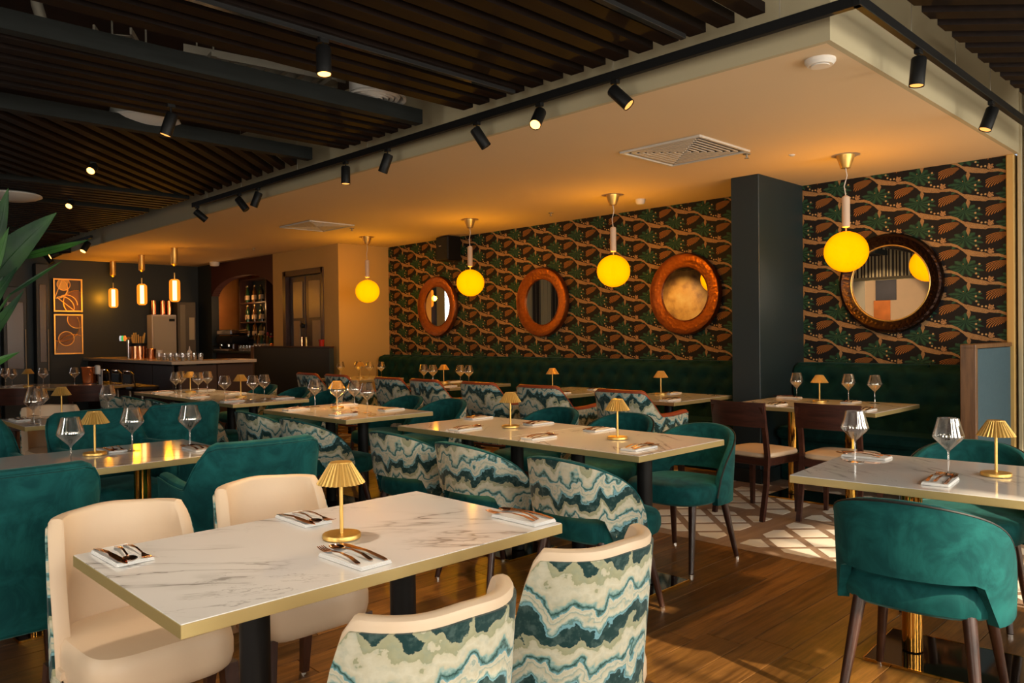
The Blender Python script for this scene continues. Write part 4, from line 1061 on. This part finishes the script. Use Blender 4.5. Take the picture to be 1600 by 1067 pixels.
for x,y,r,h,l in((-4.79,6.58,.05,.05,'white smoke detector near the third globe pendant'),(-1.72,3.90,.075,.03,'flat white smoke detector at the corner of the lowered ceiling'),(-13.9,6.1,.09,.07,'white detector above the bottle shelves'),(-2.80,5.83,.025,.008,'tiny white sensor disc on the ceiling by the navy column')):
    t=thing('smoke_detector',l,'detector',(x,y,2.70)); MB().lathe([(0,0),(r,0),(r,-h*.45),(r*.82,-h),(0,-h)],n=28).build('body',WHITEM,t); MB().lathe([(r*.6,-h-.0),(r*.6,-h-.004),(0,-h-.004)],n=20,cap=False).build('cap',WHITEM,t)
# services above the rafts
t=thing('cable_tray','perforated metal cable tray seen in the gap between the nearest rafts','cable tray',(-4.95,2.55,3.16),R(-8))
for sx in(-.07,.07): MB().box((sx,0,0),(.008,1.1,.05)).build('side_rail',GREYM,t,smooth=False)
for i in range(9): MB().box((0,-.48+.12*i,-.02),(.14,.03,.006)).build('rung',GREYM,t,smooth=False)
for y in(-.4,.4):
    MB().box((0,y,-.05),(.42,.035,.03)).build('support_bar',GREYM,t,smooth=False)
    for sx in(-.19,.19): MB().tube([(sx,y,-.06),(sx,y,.26)],.006,6).build('threaded_rod',GREYM,t)
t=thing('cable_tray','second cable tray with hanging rods, farther left in the ceiling gap','cable tray',(-5.25,1.75,3.16),R(60))
for sx in(-.10,.10): MB().box((sx,0,0),(.012,.7,.04)).build('side_rail',GREYM,t,smooth=False)
for i in range(5): MB().box((0,-.28+.14*i,-.01),(.2,.03,.006)).build('rung',GREYM,t,smooth=False)
for sx in(-.1,.1): MB().tube([(sx,.1,-.16),(sx,.1,.26)],.006,6).build('threaded_rod',GREYM,t)
t=thing('flexible_duct','pale flexible duct coming down in the ceiling gap near the picture edge','duct')
MB().tube([(-5.15,1.22,3.40),(-5.18,1.24,3.28),(-5.17,1.27,3.16),(-5.20,1.30,3.02)],[.03,.032,.03,.034],14).build('duct_tube',GREYM,t)
MB().tube([(-5.17,1.27,3.18),(-5.175,1.275,3.12)],[.04,.04],14).build('tape_band',WHITEM,t)
t=thing('pipe','grey pipe end poking out beside the right slat raft','pipe'); MB().tube([(-1.30,5.05,3.02),(-.5,5.35,3.02)],.055,18).build('pipe_run',GREYM,t)
# speakers
for x,y,l in((-3.75,6.98,'black wall speaker tucked beside the navy column'),(-8.34,6.98,'black wall speaker above the farthest copper mirror')):
    t=thing('wall_speaker',l,'speaker',(x,y,2.52)); MB().box((0,0,0),(.26,.24,.33),.012).build('cabinet',BLKM,t,smooth=False)
    MB().box((0,-.123,0),(.235,.006,.305),.004).build('grille',simple('speaker_cloth',(.006,.006,.006),.9) if x>-5 else bpy.data.materials['speaker_cloth'],t,smooth=False)
    MB().box((-.03,-.128,.035),(.045,.003,.006)).build('badge',GRILL,t,smooth=False); MB().box((0,.14,0),(.05,.05,.12)).build('bracket',BLKM,t,smooth=False)
# ================================================================== BAR
t=thing('bar_counter','bar counter with a pale stone top and dark brown front','bar counter')
top=[(-15,4.20),(-11.0,4.20),(-11.0,5.45),(-11.7,5.45),(-11.7,4.90),(-15,4.90)]
BARW=simple('bar_front_brown',(.040,.015,.008),.55,noise=.15,nscale=2)
STONE=simple('pale_stone_counter',(.50,.42,.33),.25,noise=.1,nscale=4)
mb=MB(); mb.box((-12.99,4.55,.98),(3.98,.70,.045),.004); mb.build('countertop',STONE,t,smooth=False); MB().box((-11.35,5.175,.98),(.70,.55,.045),.004).build('countertop',STONE,t,smooth=False)
for i in range(5): MB().box((-14.62+.76*i,4.30,.47),(.745,.03,.93),.004).build('front_panel',BARW,t,smooth=False)
for i in range(2): MB().box((-11.10,4.60+.56*i,.47),(.03,.55,.93),.004).build('front_panel',BARW,t,smooth=False)
MB().box((-13.0,4.6,.46),(3.7,.5,.9)).build('carcass',BARW,t,smooth=False)
for i,x in enumerate((-12.25,-11.75,-11.25,-10.8)):
    t=thing('bar_stool',['leftmost chrome-framed bar stool in front of the counter','bar stool with a white towel on its back','third chrome-framed bar stool along the counter','bar stool closest to the marble tables'][i],'bar stool',(x,3.74,0),0,'bar stools along the counter')
    MB().lathe([(.19,0),(.19,.012),(.03,.03)],n=24).build('base',STEEL,t); MB().lathe([(.024,.02),(.022,.64)],n=12).build('post',STEEL,t)
    cushion(.19,.18,4,.64,.70,crown=.01).build('seat',BLKM,t)
    MB().tube([(-.17,-.15,.70),(-.18,-.17,.86),(-.12,-.19,.90),(.12,-.19,.90),(.18,-.17,.86),(.17,-.15,.70)],.010,8).build('back_rail',STEEL,t)
    MB().box((0,-.185,.80),(.30,.02,.12),.006).build('backrest',BLKM,t,smooth=False)
    MB().tube([(.15*math.cos(a),.15*math.sin(a),.30) for a in [2*PI*j/20 for j in range(21)]],.008,6,False).build('foot_ring',STEEL,t)
o=MB().box((-11.75,3.515,.80),(.15,.012,.20),.004).build('towel',NAPK,smooth=False); tag(o,'small white towel hung over a bar stool back','towel')
o=MB().box((-11.75,3.508,.815),(.07,.001,.018)).build('towel_emblem',simple('grey_print',(.10,.10,.10),.8),o,smooth=False)
for x,l in((-14.81,'leftmost lit amber tube pendant over the bar'),(-13.41,'middle lit amber tube pendant over the bar'),(-12.04,'lit amber tube pendant closest to the tables over the bar')):
    t=thing('tube_pendant',l,'pendant lamp',(x,4.66,0),0,'amber tube pendants over the bar')
    MB().lathe([(.05,2.70),(.05,2.46),(.045,2.45),(.01,2.42)],n=18).build('ceiling_canopy',BRASS,t)
    MB().tube([(0,0,2.43),(0,0,2.30)],.004,6).build('cord',BLKM,t); MB().tube([(0,0,2.32),(0,0,2.22)],.010,8).build('neck',BRASS,t)
    prof=[(.0,2.225),(.045,2.222),(.072,2.20),(.078,2.17),(.078,1.93),(.072,1.90),(.045,1.878),(0,1.875)]
    MB().lathe(prof,n=24,cap=False).build('amber_tube',emis('amber_glass_lit',(1.5,.36,.02),1.0,seethru=.45) if x<-14.5 else bpy.data.materials['amber_glass_lit'],t)
    MB().lathe([(.030,1.90),(.030,2.20)],n=16).build('light_core',FILAM,t)
    lamp('tube_light','POINT',(x,4.66-.12,2.05),9,(1,.36,.01),shadow_soft_size=.05)
# art
def arcs(t,y0,z0,w,h,cs,mats,m):
    """framed panels at x; discs and rings built as thin inlays"""
    MB().box((0,y0+w/2,z0+h/2),(.03,w,h),.003).build('panel',mats[0],t,smooth=False)
    for a,b,c,d in((y0+w/2,z0+.012,w,.024),(y0+w/2,z0+h-.012,w,.024),(y0+.012,z0+h/2,.024,h-.048),(y0+w-.012,z0+h/2,.024,h-.048)): MB().box((.02,a,b),(.025,c,d),.002).build('frame',m,t,smooth=False)
    for i,(cy,cz,r,a0,a1,fill) in enumerate(cs):
        pts=[(.020,y0+cy+r*math.cos(R(a)),z0+cz+r*math.sin(R(a))) for a in range(a0,a1+1,10)]
        pts=[p for p in pts if y0+.02<p[1]<y0+w-.02 and z0+.02<p[2]<z0+h-.02]
        if len(pts)>2: MB().tube(pts,.008,6).build('gold_ring',m,t)
        if fill:
            P_=clip([(y0+cy+r*.97*math.cos(R(a)),z0+cz+r*.97*math.sin(R(a))) for a in range(0,360,12)],y0+.025,y0+w-.025,z0+.025,z0+h-.025)
            if len(P_)>2: n_=len(P_); MB().add([(.016+.0005*i,y,z) for y,z in P_],[tuple(range(n_))]).build('inlay',fill,t,smooth=False)
t=thing('wall_art','framed gold and brown panel of overlapping rings, upper of the pair, catching lamp glow','wall art',(-14.96,0,0),0,'ring pattern wall panels')
gold=simple('gilt_frame',(.85,.45,.12),.3,.8); gold2=gold
AB=simple('art_dark_brown',(.05,.025,.02),.4); AT=simple('art_tan',(.35,.22,.14),.6); AG=simple('art_gold',(.55,.30,.07),.35,.5); AR=simple('art_copper',(.28,.12,.05),.5)
arcs(t,3.745,1.80,.45,.57,[(.22,.30,.11,0,0,AT),(.05,.40,.17,0,360,AB),(.16,.47,.10,0,360,AG),(.38,.44,.16,0,0,AB),(.12,.06,.20,0,360,AB),(.36,.16,.21,60,300,AR),(.20,.12,.17,0,120,None)],(AB,),gold)
t=thing('wall_art','framed gold and brown panel of overlapping rings, lower of the pair','wall art',(-14.96,0,0),0,'ring pattern wall panels')
arcs(t,3.745,1.07,.45,.69,[(.12,.50,.28,180,400,AB),(.36,.60,.15,150,290,AR),(.30,.08,.26,0,180,AT),(.19,.27,.12,0,360,AR)],(AT,),gold2)
# back wall pieces behind the bar
t=thing('cooler','pale upright cooler door behind the bar','cooler',(-14.85,5.50,0)); MB().box((0,0,.95),(.25,.44,1.62),.01).build('cabinet',WHITEM,t,smooth=False); MB().box((.135,0,.95),(.02,.40,1.56),.006).build('door_panel',simple('brushed_panel',(.40,.37,.30),.45),t,smooth=False); MB().box((.15,.13,1.66),(.01,.10,.05)).build('display',BLKM,t,smooth=False)
for i,y in enumerate((5.36,5.52,5.64)):
    t=MB().lathe([(.0,0),(.045,0),(.045,.26),(.0,.27)],(-14.85,y,1.76),14).build('canister',COPPERP); tag(t,['left','middle','right'][i]+' copper canister on top of the pale cooler','canister','canisters on the cooler')
t=thing('tall_unit','tall grey-brown unit with a pale lit opening behind the bar','cupboard',(-14.85,5.92,0)); GB=simple('grey_brown_unit',(.10,.085,.06),.5); MB().box((0,0,1.0),(.22,.34,2.0),.008).build('cabinet',GB,t,smooth=False); MB().box((.115,.09,1.50),(.01,.10,.42),.002).build('pane',simple('pale_unit_panel',(.45,.38,.25),.5),t,smooth=False); MB().box((.115,-.08,1.0),(.012,.10,1.9),.002).build('door_strip',simple('light_strip_panel',(.22,.19,.13),.5),t,smooth=False)
# dark panelling and shelves at the far left
for i,(y,w,z0,z1) in enumerate([(3.55,.20,0,2.6),(3.15,.34,0,2.2),(2.72,.30,0,2.5),(2.35,.22,0,2.6)]):
    t=thing('wall_cabinet',['narrow','wide','deep','last'][i]+' dark cabinet door left of the ring panels','cupboard',(-14.9,y,0),0,'dark cabinets left of the art')
    MB().box((0,0,(z0+z1)/2),(.2,w,z1-z0),.01).build('cabinet',NAVYD,t,smooth=False)
    MB().box((.105,0,(z0+z1)/2+.3),(.012,w-.10,(z1-z0)*.5),.004).build('door_panel',simple('brown_glass_door',(.07,.035,.02),.25) if i==0 else bpy.data.materials['brown_glass_door'],t,smooth=False)
    MB().tube([(.12,w/2-.03,.8),(.12,w/2-.03,1.5)],.01,8).build('handle',GREYM,t)
# things on the bar
t=thing('cutlery_bucket','ribbed copper bucket full of spoons standing on the bar','bucket',(-13.3,4.55,1.003))
MB().lathe([(.0,0),(.125,0),(.125,.20),(.118,.20),(.118,.02),(0,.02)],n=64,mod=lambda k,n:1+.035*math.cos(k*2*PI*16/n)).build('bucket_body',COPPERP,t); MB().lathe([(.128,.20),(.128,.25),(.118,.25),(.118,.20)],n=32).build('rim_band',BLKM,t)
for i in range(9):
    a=i*.7; o=MB().tube([(-13.3+.05*math.cos(a),4.55+.05*math.sin(a),1.05),(-13.3+.10*math.cos(a),4.55+.10*math.sin(a),1.36+.03*(i%3))],[.007,.012],6).build('utensil',BRASS); tag(o,'golden handle '+['first','second','third','fourth','fifth','sixth','seventh','eighth','ninth'][i]+' around the ribbed copper bucket','utensil','utensils in the copper bucket')
t=thing('beer_tap','beer tap with round coloured badges at the left of the bar','beer tap',(-13.75,4.55,1.003)); MB().tube([(0,0,0),(0,0,.26),(.0,-.0,.30)],.03,12).build('column',STEEL,t); MB().tube([(-.16,-.05,.33),(.16,-.05,.33)],.025,12).build('bar',STEEL,t)
for i,c in enumerate([(.5,.5,.5),(.05,.5,.12),(.85,.22,.03)]):
    m=bpy.data.materials.new('tap_badge'); m.use_nodes=True; setp(m.node_tree.nodes['Principled BSDF'],col=c,emc=c,ems=.8); MB().lathe([(0,.02),(.045,.02),(.045,0),(0,0)],(-.10+.10*i,-.08,.33),18,axis='y').build('badge',m,t,smooth=False)
for i,(x,r,h,m,l) in enumerate([(-12.60,.07,.16,COPPERP,'short copper pot left of the glasses on the bar'),(-12.25,.04,.14,WHITEM,'white cup beside the short copper pot on the bar')]):
    t=thing('pot',l,'pot',(x,4.5,1.003)); MB().lathe([(0,0),(r*.9,0),(r,h),(r*.92,h),(r*.84,.01),(0,.01)],n=24).build('pot_body',m,t); MB().tube([(r*math.cos(a),r*math.sin(a),h) for a in [2*PI*j/24 for j in range(25)]],.005,6,False).build('rim',m,t)
FROST=simple('frosted_tumbler',(.45,.40,.30),.2,noise=.1); 
def tumbler():
    t=thing('tumbler','x','glass'); MB().lathe([(0,0),(.032,0),(.038,.10),(.035,.10),(.030,.008),(0,.008)],n=18).build('glass_body',GLASS,t); MB().lathe([(0,.002),(.030,.002),(.034,.05),(0,.05)],n=14).build('glass_content',FROST,t); return t
TB=Maker(tumbler)
for i in range(13):
    TB((-12.05+.075*i,4.42+.14*(i%3),1.003),0,'small tumbler on the bar, '+['first','second','third','fourth','fifth','sixth','seventh','eighth','ninth','tenth','eleventh','twelfth','thirteenth'][i]+' along the row from the copper pot','tumblers on the bar')
t=thing('squeeze_bottle','pale pointed bottle among the tumblers on the bar','bottle',(-11.62,4.70,1.003)); MB().lathe([(0,0),(.035,0),(.035,.12),(.012,.15),(.006,.20),(0,.20)],n=16).build('bottle_body',WHITEM,t); MB().lathe([(.013,.148),(.014,.156)],n=12).build('cap',WHITEM,t)
# back bar: shelf tower with bottles
t=thing('shelf_tower','dark shelf tower filled with bottles in the arched niche','shelf',(-13.55,6.78,0))
SHX=.50
for sx in(-1,1): MB().box((sx*(SHX+.02),0,1.22),(.035,.28,2.40),.004).build('side_panel',WALNUT,t,smooth=False)
MB().box((0,.13,1.22),(1.02,.02,2.40)).build('back_panel',NAVYD,t,smooth=False)
for z in(1.30,1.60,1.96,2.40): MB().box((0,0,z),(1.0,.27,.025),.003).build('shelf_board',WALNUT,t,smooth=False)
for z in(1.50,1.88): MB().box((.22,.115,z),(.40,.006,.07)).build('light_strip',BULBM,t,smooth=False)
lamp('shelf_light','POINT',(-13.6,6.45,1.9),5,(1,.5,.18),shadow_soft_size=.05)
LABM=simple('paper_label',(.45,.33,.2),.8)
def bottle(k=0):
    m=[simple('dark_bottle_glass',(.008,.012,.008),.12,coat=.3),simple('amber_bottle_glass',(.10,.035,.006),.15,coat=.3),simple('green_bottle_glass',(.01,.05,.02),.12,coat=.3)][k]
    t=thing('bottle','x','bottle'); r=.036; MB().lathe([(0,0),(r,0),(r,.19),(r*.8,.22),(.014,.25),(.013,.31),(0,.31)],n=16).build('bottle_body',m,t)
    MB().lathe([(r+.001,.05),(r+.001,.13)],n=16,cap=False).build('label',LABM,t); MB().lathe([(.0145,.285),(.0145,.313),(0,.314)],n=10).build('cap',GOLDE if k else BLKM,t); return t
BO=Maker(bottle)
OR=['leftmost','second from the left','third from the left','fourth from the left','fifth from the left','sixth from the left','rightmost']
CN=['dark','amber','green']
for z,nm in((1.3125,'lowest'),(1.6125,'middle'),(1.9725,'top')):
    for i in range(7):
        kk=(i+int(z*10))%3; BO((-13.97+.14*i,6.74-.05*(i%2),z),0,CN[kk]+' bottle '+OR[i]+' on the '+nm+' shelf of the arched niche','bottles in the shelf tower',k=kk)
t=thing('back_counter','dark back counter under the arched niche','counter',(-13.27,6.43,0)); MB().box((0,0,1.06),(2.2,.36,.04),.004).build('countertop',NAVYD,t,smooth=False); MB().box((0,.03,.52),(2.2,.28,1.03),.004).build('carcass',BARW,t,smooth=False)
t=thing('espresso_machine','black and chrome espresso machine on the back counter','coffee machine',(-13.95,6.44,1.08))
MB().box((0,0,.20),(.62,.36,.16),.03).build('body',BLKM,t); MB().box((0,0,.34),(.60,.34,.10),.02).build('cup_tray',STEEL,t); MB().box((0,-.03,.02),(.6,.4,.04),.01).build('drip_tray',STEEL,t,smooth=False)
for sx in(-1,1): MB().box((sx*.27,.02,.11),(.05,.28,.16),.01).build('side_leg',STEEL,t,smooth=False)
for sx in(-.15,.15): MB().lathe([(0,0),(.035,0),(.035,.05),(0,.05)],(sx,-.14,.08),14).build('group_head',STEEL,t); MB().tube([(sx,-.16,.09),(sx,-.30,.085)],.012,8).build('portafilter_handle',BLKM,t)
for i in range(7):
    TB((-13.45+.12*i,6.36,1.08),0,'upturned glass '+OR[i]+' on the back counter','glasses on the back counter')
for i in range(6): BO((-13.15+.115*i,6.50,1.08),0,CN[i%3]+' bottle '+OR[i]+' behind the glasses on the back counter','bottles on the back counter',k=i%3)
t=thing('flower_vase','vase of small red flowers at the end of the back counter','vase',(-12.35,6.40,1.08)); MB().lathe([(0,0),(.04,0),(.05,.08),(.03,.14),(.028,.14),(.04,.08),(0,.01)],n=18).build('vase_body',COPPERP,t)
redf=simple('red_petals',(.35,.01,.01),.6)
for i in range(7): a=i*.9; MB().tube([(0,0,.12),(.09*math.cos(a),.07*math.sin(a),.24+.03*(i%3))],.003,5).build('stem',LEAF,t); MB().lathe([(0,0),(.022,.012),(.018,.03),(0,.035)],(.09*math.cos(a),.07*math.sin(a),.235+.03*(i%3)),8).build('flower',redf,t)
t=thing('red_candle_holder','small red holder on the rail of the navy partition','candle holder',(-10.28,6.12,1.18)); MB().lathe([(0,0),(.035,0),(.045,.10),(.04,.10),(.03,.01),(0,.01)],n=18).build('holder_body',simple('red_glass',(.35,.02,.01),.2),t); MB().lathe([(0,.01),(.025,.01),(.025,.06),(0,.06)],n=12).build('candle',WHITEM,t)
# copper wine bucket on its dark table
t=thing('wine_bucket','copper wine bucket with a white cloth over its rim, left of the bar stools','bucket',(-11.15,3.20,ZT)); MB().lathe([(0,0),(.085,0),(.10,.20),(.105,.21),(.094,.21),(.08,.01),(0,.01)],n=28).build('bucket_body',COPPERP,t); MB().tube([(.10,-.02,.17),(.14,-.02,.15),(.13,-.02,.11),(.098,-.02,.11)],.006,8).build('handle',COPPERP,t)
o=cushion(.055,.03,3,ZT+.12,ZT+.225,yo=0).build('cloth',NAPK); o.location=(-11.06,3.27,0); tag(o,'white cloth draped over the rim of the copper wine bucket','cloth')
# ================================================================== PLANT
t=thing('potted_plant','broad-leaved green plant reaching into the picture from the edge','plant',(0,0,0))
base=Vector((-3.85,.22,0))
MB().lathe([(0,0),(.15,0),(.19,.34),(.17,.34),(.14,.02),(0,.02)],base,28).build('pot',simple('charcoal_pot',(.03,.03,.03),.7),t)
MB().lathe([(0,.30),(.168,.30)],base,20,cap=False).build('soil',DARKV,t)
def leaf(b,tip,wid,bend=.06,droop=(0,0,0)):
    b,tip=Vector(b),Vector(tip); d=tip-b; view=Vector((.713,-.701,0)); side=d.cross(view+Vector(droop)).normalized(); up=side.cross(d).normalized(); n=12; vs_=[];fs=[]
    for i in range(n+1):
        k=i/n; w=wid*math.sin(PI*min(1,k**.75*.985+.012))**.85; c=b+d*k+up*bend*math.sin(PI*k)
        for s_,q in((-1,.16),(-.5,.04),(0,-.05),(.5,.04),(1,.16)): vs_.append(c+side*w*s_+up*w*q)
    m=len(vs_)
    for i in range(n):
        for j in range(4): a=i*5+j; fs.append((a,a+1,a+6,a+5))
    vs2=[v-up*.0015 for v in vs_]; mb=MB().add(vs_+vs2,fs+[tuple(reversed([q+m for q in f])) for f in fs])
    mb.build('leaf',LEAF,t,ang=80)
    MB().tube([b+d*k_/6+up*bend*math.sin(PI*k_/6)-up*wid*.04 for k_ in range(7)],[.004,.0035,.003,.0025,.002,.0015,.001],5).build('midrib',LEAF,t)
    MB().tube([base+Vector((0,0,.3)),base.lerp(b,.55)+Vector((0,0,.25)),b],[.011,.008,.004],7).build('stem',LEAF,t)
for b_,t_,w_,be in [((-3.59,.66,1.52),(-3.256,.831,1.80),.062,.03),((-3.50,.74,1.64),(-3.278,.949,1.712),.015,-.01),((-3.41,.71,1.50),(-3.354,.871,1.630),.008,.0),((-3.33,.62,1.50),(-3.263,.68,1.735),.020,.0),
   ((-3.40,.57,1.30),(-3.358,.724,1.60),.030,.02),((-3.50,.60,1.25),(-3.456,.766,1.52),.024,.0),((-3.42,.54,1.17),(-3.352,.726,1.285),.020,.02),((-3.68,.70,1.62),(-3.60,.75,1.93),.035,.0),
   ((-3.65,.62,1.36),(-3.46,.70,1.57),.035,.02),((-3.9,.2,1.3),(-4.1,-.1,1.8),.06,.05),((-3.8,.1,1.2),(-3.5,-.2,1.7),.06,.05),((-3.95,.35,1.2),(-4.3,.45,1.7),.06,.04)]:
    leaf(b_,t_,w_,be)
